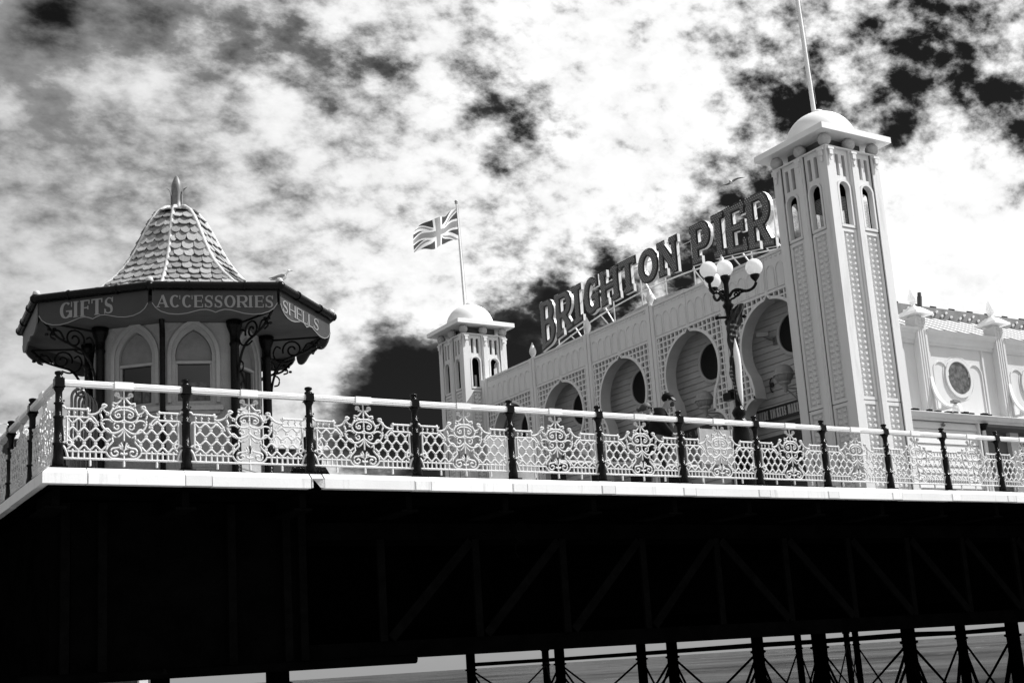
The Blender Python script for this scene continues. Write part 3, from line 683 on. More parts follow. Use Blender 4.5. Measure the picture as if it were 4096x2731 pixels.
# valance boards, gutters, eaves skirt
WORDS = {1: ('GIFTS', .37, 1.21, 2.445, .245), 2: ('ACCESSORIES', .10, 1.76, 2.465, .185), 3: ('SHELLS', .10, 1.36, 2.43, .19)}
for i in range(8):
    A, B = kp(i, .985, 0), kp(i+1, .985, 0); u, nr, L = faceframe(A, B)
    tf = lambda x, y, d, A=A, u=u, nr=nr: (A.x+u.x*x+nr.x*d, A.y+u.y*x+nr.y*d, y)
    low = [(0, 2.53), (.03, 2.45), (.07, 2.40), (.13, 2.365), (.20, 2.355), (.27, 2.37), (.33, 2.40), (.38, 2.425), (.43, 2.43), (.47, 2.41), (.5, 2.385), (.53, 2.41), (.57, 2.43), (.62, 2.425), (.67, 2.40), (.73, 2.37), (.80, 2.355), (.87, 2.365), (.93, 2.40), (.97, 2.45), (1, 2.53)]
    m_ = MB(); plate(tf, [(x_*(L-.06)+.03, z_) for x_, z_ in low]+[(L-.03, 2.73), (.03, 2.73)], [], -.02, 0, m_)
    vb = m_.build('signboard' if i in WORDS else 'valance', KBOARD if i in WORDS else mat('valance_paint', .10, .6, .12, 5., dirt=.3), kiosk)
    e_ = MB(); e_.strip([(x_*(L-.06)+.03, z_+.006) for x_, z_ in low], .012, tf, .001, .006); e_.build('board_edge', KLETT, vb)
    if i in WORDS:
        wd, xa, xb, zb, hh = WORDS[i]; text(MB(), wd, tf, xa, zb, xb, hh, .20, .075, .07, (.001, .008), .17).build('lettering', KLETT, vb)
    G0, G1 = kp(i, 1.0, 2.79), kp(i+1, 1.0, 2.79)
    gm = MB().tube([G0, G1], .062, 10); gm.ball(G0, .075, 10)
    for q in (.3, .72): c_ = G0.lerp(G1, q); dv = (G1-G0).normalized(); gm.tube([c_-dv*.012, c_+dv*.012], .075, 10)
    gm.build('gutter', BLACK, kiosk)
# roof
RPROF = [(.97, 2.80), (.80, 2.85), (.67, 2.95), (.565, 3.12), (.465, 3.34), (.385, 3.56), (.33, 3.76), (.288, 3.95), (.252, 4.14), (.218, 4.31), (.182, 4.47), (.14, 4.61), (.085, 4.71), (.03, 4.75)]
def rpt(i, s_):
    n_ = len(RPROF)-1; s_ = max(0, min(n_-1e-6, s_)); k = int(s_); f_ = s_-k; r = RPROF[k][0]*(1-f_)+RPROF[k+1][0]*f_; z = RPROF[k][1]*(1-f_)+RPROF[k+1][1]*f_
    return kp(i, r, z)
vs = [rpt(i, k)-Vector((0, 0, .02)) for k in range(len(RPROF)) for i in range(8)]
m_ = MB().add(vs, [(k*8+i, k*8+(i+1) % 8, (k+1)*8+(i+1) % 8, (k+1)*8+i) for k in range(len(RPROF)-1) for i in range(8)], False)
roof = m_.build('roof', mat('roof_under', .12, .9, .2, 6.), kiosk)
# arc-length table
S = [0.]; 
for k in range(1, len(RPROF)): S.append(S[-1]+(rpt(1, k)-rpt(1, k-1)).length)
def s_at(l):
    for k in range(1, len(S)):
        if l <= S[k]: return k-1+(l-S[k-1])/(S[k]-S[k-1])
    return len(S)-1.001
# one rounded slate, unit width, hanging down -y from its top edge
def slate_mesh(v):
    rnd_ = random.Random(v); m_ = MB(); o_ = [(-.5, .62), (.5, .62), (.5, .06)]+[(.5*cos(radians(a_))*rnd_.uniform(.94, 1.04), .06-.46*sin(radians(a_))*rnd_.uniform(.92, 1.06)) for a_ in (25, 50, 75, 105, 130, 155)]+[(-.5, .06)]
    n_ = len(o_); m_.add([(x_, y_, 0) for x_, y_ in o_]+[(x_, y_, .085) for x_, y_ in o_], [tuple(range(n_)), tuple(range(2*n_-1, n_-1, -1))]+[(i, (i+1) % n_, n_+(i+1) % n_, n_+i) for i in range(n_)])
    return m_.mesh('slate', SLATE)
slm = [slate_mesh(v) for v in range(4)]; cnt = 0; rest = MB()
rows = 18; Ltot = S[-1]*.97
for i in [1, 2, 3, 0, 4, 5, 6, 7]:
    for r_ in range(rows):
        l0 = Ltot*r_/rows; l1 = min(Ltot*(r_+1.0)/rows, S[-1]*.999)
        a0, a1 = rpt(i, s_at(l0)), rpt(i+1, s_at(l0)); t0, t1 = rpt(i, s_at(l1)), rpt(i+1, s_at(l1))
        Wd = (a1-a0).length; nS = max(1, round(Wd/.168)); w = Wd/nS; u = (a1-a0).normalized(); up = ((t0+t1)/2-(a0+a1)/2).normalized(); nn = u.cross(up)
        if nn.dot((a0+a1)/2-KC-Vector((0, 0, 3))) < 0: nn = -nn
        off = .5*w*(r_ % 2)
        for q in range(nS+(1 if r_ % 2 else 0)):
            cx_ = w*(q+.5)-off
            if cx_ < w*.25: cx_ = w*.3
            if cx_ > Wd-w*.25: cx_ = Wd-w*.3
            ww = w*(.97 if .3*w < cx_ < Wd-.3*w else .6)
            tilt = random.uniform(.12, .27); rr = random.uniform(-.05, .05)
            ang = Matrix.Rotation(rr, 3, nn); uu = ang @ u; pp_ = ang @ up
            pt = (pp_*cos(tilt)-nn*sin(tilt)).normalized(); nz = uu.cross(pt)
            if nz.dot(nn) < 0: nz = -nz
            c_ = a0+u*cx_+nn*random.uniform(.022, .030)+up*random.uniform(-.012, .012); hh = .225
            R3 = Matrix((uu*ww, pt*hh, nz*.20)).transposed()
            if cnt < 300 and i in (1, 2, 3, 0, 4) :
                o_ = bpy.data.objects.new('slate', slm[cnt % 4]); COL.objects.link(o_); o_.parent = roof; cnt += 1
                o_.matrix_local = Matrix.Translation(c_-ORG[roof]) @ R3.to_4x4()
            else:
                me = slm[q % 4]; rest.add([c_+R3 @ v.co for v in me.vertices], [tuple(p_.vertices) for p_ in me.polygons])
rest.build('slates_at_the_back', SLATE, roof, kind='stuff')
for i in range(8):
    pts = [rpt(i, k*.5)+Vector((0, 0, .02)) for k in range(0, 2*len(RPROF)-2)]
    MB().tube(pts, .038, 8).ball(kp(i, .99, 2.87), .06, 8).build('ridge_roll', LEAD, kiosk)
m_ = MB().lathe([(.13, 4.66), (.14, 4.70), (.12, 4.75), (.085, 4.78), (.08, 4.9), (.085, 5.02), (.088, 5.08), (.085, 5.16), (.065, 5.23), (.035, 5.30), (0, 5.35)], KC, 12)
for k in range(4):
    a_ = k*pi/2-.55; dv = Vector((cos(a_), sin(a_), 0)); sd_ = Vector((-sin(a_), cos(a_), 0)); pts = [KC+dv*r_+Vector((0, 0, z_)) for r_, z_ in ((.088, 4.82), (.092, 5.0), (.12, 5.09), (.18, 5.13))]
    m_.add([p_+sd_*s_ for p_, h_ in zip(pts, (.035, .04, .03, .003)) for s_ in (-h_, h_)], [(2*q, 2*q+1, 2*q+3, 2*q+2) for q in range(3)])
m_.build('finial', mat('finial_lead', .14, .5, .3, 8.), kiosk)

# ================================================================== ENTRANCE TOWERS
def tower(cx, cy, label, detail, sx=0., sy=0.):
    T_ = thing('entrance_tower', (cx, cy, -.04), label, 'tower', 'square corner towers of the pier entrance')
    hw = .97; dz = .0
    sides = [((cx-hw, cy-hw), (1, 0), (0, -1)), ((cx+hw, cy-hw), (0, 1), (1, 0)), ((cx+hw, cy+hw), (-1, 0), (0, 1)), ((cx-hw, cy+hw), (0, -1), (-1, 0))]
    M_ = lambda: MB()
    for si, (o_, u_, n_) in enumerate(sides):
        fr = lambda u, z, n, o_=o_, u_=u_, n_=n_: (o_[0]+u_[0]*u+n_[0]*n, o_[1]+u_[1]*u+n_[1]*n, z)
        # pilasters: corner ones butt against each other at the corner by half
        for k, (a, b_) in enumerate(((.0, .27), (.84, 1.10), (1.67, 1.94))):
            m_ = M_()
            m_.fbox(fr, a+(.0005 if k == 0 else 0), b_-(.0005 if k == 2 else 0), -.04, 9.6, -.15, 0)
            if k == 1: m_.fbox(fr, a+.05, b_-.05, .1, 9.5, .001, .03)
            pl_ = m_.build('pilaster', CREAMT, T_)
            m_ = M_(); mid = (a+b_)/2
            m_.fbox(fr, a+.03, b_-.03, 9.50, 9.56, .032, .08).fbox(fr, mid-.06, mid+.06, 9.36, 9.50, .032, .075).fbox(fr, mid-.035, mid+.035, 9.20, 9.36, .032, .055)
            m_.build('corbel', CREAMT, pl_)
            m_ = M_(); m_.fbox(fr, b_+.004 if k < 2 else a-.022, b_+.020 if k < 2 else a-.006, 0, 9.6, -.10, -.034); m_.build('joint', JOINT, T_)
        for bi, c_ in enumerate((.555, 1.385)):
            w = .285-.01
            m_ = M_()
            holes = [[(c_-.185, 7.54)]+arc(c_, 8.52, .185, .19, 180, 0, 12)+[(c_+.185, 7.54)]] + [[(c_+s_-.058, 8.87), (c_+s_-.058, 9.46), (c_+s_+.058, 9.46), (c_+s_+.058, 8.87)] for s_ in (-.115, .115)]
            plate(fr, [(c_-w, 7.46), (c_+w, 7.46), (c_+w, 9.6), (c_-w, 9.6)], holes, -.17, -.06, m_)
            bp_ = m_.build('bay_panel', CREAMT, T_)
            m_ = M_(); m_.strip([(c_-.215, 7.54)]+[(c_+.215*cos(radians(a_)), 8.52+.22*sin(radians(a_))) for a_ in range(180, -1, -12)]+[(c_+.215, 7.54)], .06, fr, -.0595, -.02)
            m_.fbox(fr, c_-.24, c_+.24, 7.47, 7.54, -.0595, -.025); m_.build('arch_moulding', CREAMT, bp_)
            m_ = M_(); plate(fr, [(c_-w-.12, 7.46), (c_+w+.12, 7.46), (c_+w+.12, 9.6), (c_-w-.12, 9.6)], holes, -.19, -.172, m_); m_.build('shade_lining', DARK, T_)  # added near-black sheet: interior shade behind the openings put into colour
            # lower panels with studs
            for z0, z1, rows in ((3.0, 7.44, 29), (.1, 2.93, 18)):
                m_ = M_(); plate(fr, [(c_-w, z0-.045), (c_+w, z0-.045), (c_+w, z1), (c_-w, z1)], [[(c_-.195, z0+.04), (c_+.195, z0+.04), (c_+.195, z1-.09), (c_-.195, z1-.09)]], -.10, -.045, m_)
                m_.fbox(fr, c_-w, c_+w, z0-.045, z1, -.16, -.101); bp_ = m_.build('stud_panel', CREAMT, T_)
                m_ = M_(); pitch = (z1-.11-z0-.05)/rows
                for r_ in range(rows):
                    zc = z0+.05+pitch*(r_+.5)
                    for s_ in (-.088, .088):
                        ph, pw = pitch*.36, .062; h2, w2 = ph*.50, pw*.55; x_ = c_+s_
                        P = [fr(x_-pw, zc-ph, -.1), fr(x_+pw, zc-ph, -.1), fr(x_+pw, zc+ph, -.1), fr(x_-pw, zc+ph, -.1), fr(x_-w2, zc-h2, -.042), fr(x_+w2, zc-h2, -.042), fr(x_+w2, zc+h2, -.042), fr(x_-w2, zc+h2, -.042)]
                        m_.add(P, [(4, 5, 6, 7), (0, 1, 5, 4), (1, 2, 6, 5), (2, 3, 7, 6), (3, 0, 4, 7)])
                m_.build('studs', CREAMT, bp_)
            if detail:
                m_ = M_()
                for q in range(9): x_ = c_-.17+q*.0425; m_.fbox(fr, x_-.003, x_+.003, 7.54, 8.35, -.20, -.194)
                for q in range(20): z_ = 7.56+q*.0425; m_.fbox(fr, c_-.18, c_+.18, z_-.003, z_+.003, -.207, -.201)
                m_.build('bird_net', NET, T_)
        MB().fbox(fr, .01, 1.93, 9.60, 9.64, -.12, .01).build('shaft_cap', CREAMT, T_)
        for k, uu in enumerate((.10, .97, 1.84)):
            if k == 2 and si in (0, 1, 2, 3): continue
            p = fr(uu, 9.81, -.09); MB().ball(p, .172, 18).build('stone_ball', SPHERE, T_)
    s_ = hw-.17
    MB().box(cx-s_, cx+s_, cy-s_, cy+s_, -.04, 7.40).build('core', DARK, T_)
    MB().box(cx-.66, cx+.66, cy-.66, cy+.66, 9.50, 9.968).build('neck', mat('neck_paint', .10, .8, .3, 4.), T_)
    MB().box(cx-.60, cx+.60, cy-.60, cy+.60, 8.42, 9.499).build('shade_box', DARK, T_)  # added dark box blocking the view through, so slots and upper arches look unlit
    hx = 1.27; m_ = MB(); X0, Y0 = cx+sx, cy+sy
    m_.box(X0-hx, X0+hx, Y0-hx, Y0+hx, 9.97, 10.13)
    m_.add([(X0-hx, Y0-hx, 10.1305), (X0+hx, Y0-hx, 10.1305), (X0+hx, Y0+hx, 10.1305), (X0-hx, Y0+hx, 10.1305), (X0-.6, Y0-.6, 10.36), (X0+.6, Y0-.6, 10.36), (X0+.6, Y0+.6, 10.36), (X0-.6, Y0+.6, 10.36)], [(0, 1, 5, 4), (1, 2, 6, 5), (2, 3, 7, 6), (3, 0, 4, 7), (4, 5, 6, 7)])
    m_.build('roof_slab', DOMEW, T_)
    MB().lathe([(.95, 10.15)]+[(.93*cos(radians(a_)), 10.24+.86*sin(radians(a_))) for a_ in range(0, 82, 9)]+[(.16, 11.095), (.16, 11.16), (.12, 11.19), (0, 11.19)], (X0, Y0, 0), 32).build('dome', DOMEW, T_)
    return T_
tower(24.20, 22.08, 'tall cream near tower at the right end of the arcade, rising above the lamp', True, .05, .09)
tower(24.14, 41.12, 'small looking cream far tower at the left end of the arcade', False, .0, .07)
def pole(x, y, z0, x1, y1, z1, r, label):
    t_ = thing('flagpole', (x, y, z0), label, 'flagpole', 'flagpoles on the tower domes')
    MB().tube([(x, y, z0-.15), ((x+x1)/2, (y+y1)/2, (z0+z1)/2), (x1, y1, z1)], [r, r*.85, r*.6], 10).build('mast', STEELW if False else WHITE, t_)
    m_ = MB().ball((x1, y1, z1+.05), .075, 10, (1, 1, .8)); m_.lathe([(.03, z1), (.075, z1-.03), (.03, z1-.06)], (x1, y1, 0), 10); m_.build('truck', LEAD, t_)
    m_ = MB().tube([(x+r+.02, y-.04, z0+.2), (x1+.05, y1-.04, z1-.1)], .006, 4); m_.build('halyard', NET, t_)
    return t_
pole(24.12, 22.15, 11.17, 23.86, 22.15, 18.2, .062, 'tall white flagpole on the near tower dome, running out of the top of the photo')
pole(23.95, 41.18, 11.1, 23.83, 41.18, 15.36, .055, 'white flagpole with a ball tip carrying the flag over the far tower')
# the flag: cloth built as a grid and cut into its coloured fields
FT, FB = Vector((23.82, 41.16, 15.12)), Vector((23.84, 41.16, 13.80))
def cloth(u, v):     # u 0 at the hoist .. 1 at the fly, v 0 bottom .. 1 top
    p = FB.lerp(FT, v); L = 2.35
    dx = -.93*L*u; dz = -(.92+.38*v)*u+.085*sin(8*u+2*v)*min(1, 4*u)+.03*sin(17*u)*min(1, 4*u)
    return Vector((p.x+dx*.97, p.y-.30*u+.16*sin(7.5*u+1.3*v)*min(1, 3*u), p.z+dz))
def fcol(u, v):
    x, y = u*2-1, v*1.2-.6           # flag space 2 x 1.2 around the centre
    if abs(x) < .12 or abs(y) < .12: return 1
    if abs(x) < .20 or abs(y) < .20: return 0
    l = hypot(2, 1.2); dd1 = (x*1.2-y*2)/l; dd2 = (x*1.2+y*2)/l
    for d, sgn in ((dd1, 1), (dd2, -1)):
        q = d*(1 if x > 0 else -1)*sgn
        if 0 < q*1 < .075 or abs(d) < .005: return 1
    if abs(dd1) < .12 or abs(dd2) < .12: return 0
    return 2
FM = [mat('flag_white', .82, .7, .03, 3.), mat('flag_red', .26, .7, .05, 3.), mat('flag_blue', .022, .7, .1, 3.)]
for fm in FM[:0]: pass
flag = thing('flag', FT, 'Union flag blowing to the left on the pole over the far tower', 'flag')
nu, nv = 150, 90; vv = [cloth(i/nu, j/nv) for j in range(nv+1) for i in range(nu+1)]
cells = {0: [], 1: [], 2: []}
for j in range(nv):
    for i in range(nu): cells[fcol(1-(i+.5)/nu, (j+.5)/nv)].append((j*(nu+1)+i, j*(nu+1)+i+1, (j+1)*(nu+1)+i+1, (j+1)*(nu+1)+i))
for k, nm in enumerate(('white_field', 'red_crosses', 'blue_field')):
    use = sorted({q for f_ in cells[k] for q in f_}); ix = {q: n_ for n_, q in enumerate(use)}
    MB().add([vv[q] for q in use], [tuple(ix[q] for q in f_) for f_ in cells[k]], True).build(nm, FM[k], flag)

# ================================================================== ARCADE between the towers
XF = 23.95
arc_t = thing('arcade_building', (XF, 31.5, -.04), 'long cream entrance arcade with horseshoe arches, lattice panels and flame lamps', 'building')
fr = lambda u, z, n: (XF-n, 40.2-u, z)              # u runs from the far tower to the near one
YK = [24.5+3.455*k for k in range(5)]               # arch centres
PK = [22.78+3.455*k for k in range(6)]
YF = 40.15
def frY(y, z, n): return (XF-n, y, z)
def hwid(z):
    """half width of the arch opening"""
    if z >= 6.495: t = min(1, (z-6.495)/.13); return .098*(1-t)**1.3+.008
    if z >= 4.55: return sqrt(max(0, 1.44-(z-5.3)**2))
    return .937-.10*min(1, (4.55-z)/.4)
OUT = [(hwid(6.64-.0145*i), 6.64-.0145*i) for i in range(0, 11)]+[(hwid(z_), z_) for z_ in (6.487, 6.475, 6.455, 6.43, 6.395, 6.35, 6.29, 6.22)]+[(hwid(6.15-.09*i), 6.15-.09*i) for i in range(0, 19)]+[(hwid(4.5-.1*i), 4.5-.1*i) for i in range(0, 7)]
OUT += [(.835+.0*q, 3.90) for q in (0,)]+[(.84+.50*sin(radians(a_)), 3.38+.50*cos(radians(a_))) for a_ in range(12, 91, 13)]+[(1.34, 3.3), (1.34, 0)]
def edge_at(z):
    if z > 3.9: return hwid(min(z, 6.66))+.10 if z < 6.72 else .05
    if z > 3.38: return .84+sqrt(max(0, .25-(z-3.38)**2))+.10
    return 1.44
ring = [(-x_, z_) for x_, z_ in reversed(OUT)]+OUT[1:]
for k, yc in enumerate(YK):
    m_ = MB(); f2 = lambda x_, z_, n, yc=yc: frY(yc-x_, z_, n)
    n_ = len(ring); vs = []
    # outward offset of the ring for the front band
    for i, (x_, z_) in enumerate(ring):
        a = ring[max(i-1, 0)]; b_ = ring[min(i+1, n_-1)]; dx, dz = b_[0]-a[0], b_[1]-a[1]; l = hypot(dx, dz) or 1
        ox, oz = x_-dz/l*.085, z_+dx/l*.085
        if abs(x_) < .05: ox, oz = (-.06 if x_ < 0 else .06), z_+.04
        vs += [f2(x_, z_, .035), f2(ox, oz, .035), f2(x_, z_, -.36), f2(ox, oz, -.06)]
    fs = []
    for i in range(n_-1):
        a, b_ = 4*i, 4*i+4; fs += [(a, b_, b_+1, a+1), (a+1, b_+1, b_+3, a+3)]
    m_.add(vs, fs); arch = m_.build('arch_surround', CREAM, arc_t)
    MB().add(vs, [(4*i, 4*i+2, 4*i+6, 4*i+4) for i in range(n_-1)]).build('arch_reveal', BOARDM, arch)  # darker board colour here paints in the shade of the recess
    # ring of jamb behind the surround closing the reveal
    # lattice
    m_ = MB(); top = 6.70; hb = 1.50; px_, pz_ = .196, .188
    for i in range(1, 8):
        for sg in (1, -1):
            x_ = .08+i*px_*1.0-.02
            if x_ > hb: continue
            zz_ = [z_ for z_ in [2.9+.02*q for q in range(190)] if edge_at(z_) < x_ and z_ < top]
            if zz_:
                # contiguous runs
                run = [zz_[0]]
                for a, b_ in zip(zz_, zz_[1:]+[99]):
                    if b_-a > .03: m_.fbox(f2, sg*x_-.026, sg*x_+.026, run[0], a, -.09, -.002); run = [b_]
    for j in range(1, 21):
        z_ = top-j*pz_
        if z_ < 2.95: continue
        e_ = edge_at(z_)
        if e_ < hb-.03:
            for sg in (1, -1): m_.fbox(f2, sg*e_ if sg > 0 else -hb, hb if sg > 0 else -e_, z_-.024, z_+.024, -.0885, -.004)
    m_.build('lattice_screen', CREAM, arc_t)
    m_ = MB(); m_.fbox(f2, -1.55, -.045, 6.66, 6.74, -.1, .012).fbox(f2, .045, 1.55, 6.66, 6.74, -.1, .012).fbox(f2, -.045, .045, 6.62, 6.76, -.1, .02)
    for sg in (1, -1): m_.fbox(f2, sg*1.50 if sg > 0 else -1.56, 1.56 if sg > 0 else -1.50, 0, 6.66, -.1, .012)
    for sg in (1, -1): m_.fbox(f2, 1.44 if sg > 0 else -1.50, 1.50 if sg > 0 else -1.44, 0, 3.2, -.3, .0)
    m_.build('screen_frame', CREAM, arc_t)
    # parapet: two panels per bay with blind arches and dentils
    for h_ in (-1, 1):
        a, b_ = (-1.55, -.008) if h_ < 0 else (.008, 1.55)
        m_ = MB(); m_.fbox(f2, a, b_, 6.76, 7.72, -.14, 0); pp_ = m_.build('parapet_panel', CREAM, arc_t)
        m_ = MB(); m_.fbox(f2, a, b_, 7.722, 7.80, -.18, .03); m_.build('coping', CREAM, pp_)
        m_ = MB()
        for q in range(8): x_ = a+.1+q*.19; m_.fbox(f2, x_-.045, x_+.045, 7.64, 7.685, .001, .022)
        m_.build('dentils', CREAM, pp_)
        m_ = MB()
        for q in range(4):
            x_ = a+.2+q*.38
            m_.strip([(x_-.15, 6.80)]+[(x_+.15*cos(radians(a2)), 7.24+.2*sin(radians(a2))) for a2 in range(180, -1, -15)]+[(x_+.15, 6.80)], .025, f2, .001, .022)
        m_.build('blind_arches', CREAM, pp_)
for k, yp in enumerate(PK):
    if k == 0: continue
    m_ = MB(); yy = min(yp, 39.99)
    m_.fbox(lambda a, z, n: frY(a, z, n), yy-.17, yy-.035, 0, 7.80, -.2, .05).fbox(frY, yy+.0, yy+.17, 0, 7.80, -.2, .05)
    pl_ = m_.build('pilaster', CREAM, arc_t)
    MB().fbox(frY, yy-.034, yy-.001, 0, 7.79, -.19, -.0).build('joint', JOINT, pl_)
    if k < 5:
        b0 = Vector((XF+.05, yy, 0))
        fl = thing('flame_lamp', (b0.x, b0.y, 7.8), 'white flame shaped lamp on the arcade parapet, ' + ['', 'nearest to the globe street lamp', 'below the middle of the sign', 'under the left part of the sign', 'farthest left, beside the far tower'][k], 'lamp', 'flame lamps on the parapet')
        MB().lathe([(.10, 7.80), (.09, 7.83), (.06, 7.85), (.06, 7.88), (.09, 7.90), (.09, 7.92)], b0, 14).build('lamp_base', WHITE, fl)
        MB().lathe([(.085, 7.92), (.12, 7.98), (.13, 8.05), (.115, 8.13), (.075, 8.23), (.035, 8.32), (.01, 8.39), (0, 8.40)], b0, 16).build('lamp_glass', mat('flame_glass', .74, .3, .05, 3.), fl)
# back wall of the porch, clapboard by clapboard
XB = 24.75
MB().box(XB+.03, XB+.3, 23.0, 40.2, -.04, 7.5).build('porch_wall', BOARDM, arc_t)
z = .0
while z < 7.3:
    m_ = MB(); z1 = z+.186
    m_.add([(XB+.005, 23.0, z1), (XB-.022, 23.0, z+.004), (XB+.03, 23.0, z+.004), (XB+.03, 23.0, z1), (XB+.005, 40.2, z1), (XB-.022, 40.2, z+.004), (XB+.03, 40.2, z+.004), (XB+.03, 40.2, z1)],
           [(0, 1, 2, 3), (7, 6, 5, 4), (0, 4, 5, 1), (1, 5, 6, 2), (2, 6, 7, 3), (3, 7, 4, 0)])
    m_.build('clapboard', BOARDM, arc_t); z += .19
MB().box(XF+.12, XB+.3, 22.9, 40.2, 7.30, 7.46).build('porch_ceiling', BOARDM, arc_t)
MB().box(XB+.05, 26, 23.3, 40.0, 7.46, 7.52).build('flat_roof', mat('roof_felt', .08, .9, .2, 3.), arc_t)
m_ = MB(); m_.add([(24.4, 24.2, 7.75), (24.4, 39.0, 7.75), (24.4, 31.6, 8.55), (24.7, 24.2, 7.75), (24.7, 39.0, 7.75), (24.7, 31.6, 8.55)][:0], []) if False else None
P_ = [(33.0, 7.70), (31.4, 8.02), (29.9, 8.10), (28.4, 8.02), (26.8, 7.70)]
m_ = MB(); n_ = len(P_); m_.add([(24.30, y_, z_) for y_, z_ in P_]+[(24.5, y_, z_) for y_, z_ in P_], [tuple(range(n_)), tuple(range(2*n_-1, n_-1, -1))]+[(i, (i+1) % n_, n_+(i+1) % n_, n_+i) for i in range(n_)])
m_.build('low_gable', BOARDM, arc_t)
for k, yc in enumerate(YK):
    c_ = (yc-.1, 5.62); f3 = lambda y_, z_, n: (XB-.026-n, y_, z_)
    m_ = MB(); m_.strip([(c_[0]+.60*cos(radians(a_)), c_[1]+.60*sin(radians(a_))) for a_ in range(0, 360, 10)], .09, f3, -.02, .05, close=True); w_ = m_.build('round_window', BOARDM, arc_t)
    m_ = MB(); plate(f3, [(c_[0]+.565*cos(radians(a_)), c_[1]+.565*sin(radians(a_))) for a_ in range(0, 360, 10)], [], .003, .012, m_); m_.build('pane', mat('round_pane', .006, .6, .2, 2., spec=.2), w_)
# door head boards and doors in the porch
MB().box(XB-.05, XB-.03, 23.0, 26.2, 0, 2.9).build('entrance_shutter', mat('shutter_dark', .05, .7, .2, 4.), arc_t)

# ================================================================== BIG SIGN
XS = 25.0
def zb(y): return 9.03-.0172*(y-31.15)**2
ZT = 10.20
sign = thing('roof_sign', (XS, 31.2, 7.5), 'large arched slab serif sign reading BRIGHTON PIER on a white frame above the arcade', 'sign')
LET = [('B', 37.44, 36.52), ('R', 36.42, 35.42), ('I', 35.33, 34.74), ('G', 34.60, 33.66), ('H', 33.57, 32.52), ('T', 32.46, 31.50), ('O', 31.42, 30.33), ('N', 30.30, 29.36), ('P', 28.64, 27.74), ('I', 27.64, 27.06), ('E', 27.00, 26.12), ('R', 26.07, 25.08)]
for ch, ya, yb_ in LET:
    W_ = ya-yb_; ym = (ya+yb_)/2; Hn = ZT-zb(ym)
    def tf(x, y, d, ya=ya, Hn=Hn):
        yy = ya-x; v = y/Hn; return (XS-d, yy, zb(yy)+v*(ZT-zb(yy)))
    s_ = .325; t_ = .25
    st = glyph(ch, W_, Hn, s_, t_, .045 if ch in 'HN' else .07)
    if ch == 'I': st = [([(W_/2, 0), (W_/2, Hn)], .32), ([(.0, t_/2), (W_, t_/2)], t_), ([(0, Hn-t_/2), (W_, Hn-t_/2)], t_)]
    def clampw(p, w):
        return p
    side, rim, face = MB(), MB(), MB(); pts = []
    for i, q in enumerate(st):
        cl = len(q) > 2; w = q[1] if isinstance(q[1], list) else [q[1]]*len(q[0])
        side.strip(q[0], w, tf, -.13, -.02-.0007*i, close=cl); rim.strip(q[0], w, tf, -.0195, .0+.0007*i, close=cl)
        p2 = list(q[0])
        if not cl and len(p2) >= 2:      # shorten free ends by the width of the rim
            for e0, e1 in ((0, 1), (-1, -2)):
                dx, dy = p2[e1][0]-p2[e0][0], p2[e1][1]-p2[e0][1]; l = hypot(dx, dy)
                free = not (.12 < p2[e0][1] < Hn-.12 and .15 < p2[e0][0] < W_-.15) 
                if l > .06 and free: p2[e0] = (p2[e0][0]+dx/l*.048, p2[e0][1]+dy/l*.048)
        w2 = [max(.05, a-.088) for a in w]
        face.strip(p2, w2, tf, .012, .02+.0007*i, close=cl)
        pts.append((p2, w2, cl))
    le = side.build('letter', LSIDE, sign); rim.build('letter_rim', LEDGE, le); face.build('letter_face', LFACE, le)
    bl = MB(); g = .088; r_ = 0; yv = .05
    def inside(x, y):
        for p2, w2, cl in pts:
            n_ = len(p2)
            for i in range(n_ if cl else n_-1):
                a, b_ = p2[i], p2[(i+1) % n_]; dx, dy = b_[0]-a[0], b_[1]-a[1]; L2 = dx*dx+dy*dy or 1e-9
                t2 = max(0, min(1, ((x-a[0])*dx+(y-a[1])*dy)/L2)); 
                if hypot(x-a[0]-dx*t2, y-a[1]-dy*t2) < w2[i]/2-.018 : return True
        return False
    while yv < Hn:
        xv = (r_ % 2)*g/2+.03
        while xv < W_:
            if inside(xv, yv):
                P_ = [tf(xv+a_, yv+b_, .028) for a_, b_ in ((-.024, 0), (0, -.024), (.024, 0), (0, .024))]+[tf(xv, yv, .062)]
                bl.add(P_, [(0, 1, 4), (1, 2, 4), (2, 3, 4), (3, 0, 4)])
            xv += g
        yv += g*.8; r_ += 1
    if bl.v: bl.build('bulbs', BULB, le, kind='stuff')
# white steel frame behind the letters
m_ = MB(); base = [(37.6-.5*i) for i in range(26)]
m_.tube([(XS+.32, y_, zb(y_)-.03) for y_ in base], .025, 6); m_.build('curved_rail', WHITE, sign)
MB().bar((XS+.42, 37.3, 9.95), (XS+.42, 25.1, 9.95), .022).build('top_rail', STEELW, sign)
for y_ in (37.0, 35.35, 33.5, 31.9, 30.6, 29.15, 27.9, 26.5, 25.4):
    MB().bar((XS+.46, y_, 7.5), (XS+.46, y_, 10.0), .035).build('frame_post', STEELW, sign)
for y_ in (36.2, 34.3, 31.9, 29.15, 27.3, 25.8): MB().bar((XS+.46, y_, zb(y_)+.7), (XS+.46+.2, y_-1.15, 7.5), .035).bar((XS+.46, y_+.05, zb(y_)+.1), (XS+2.0, y_+.1, 7.5), .035).build('frame_brace', STEELW, sign)

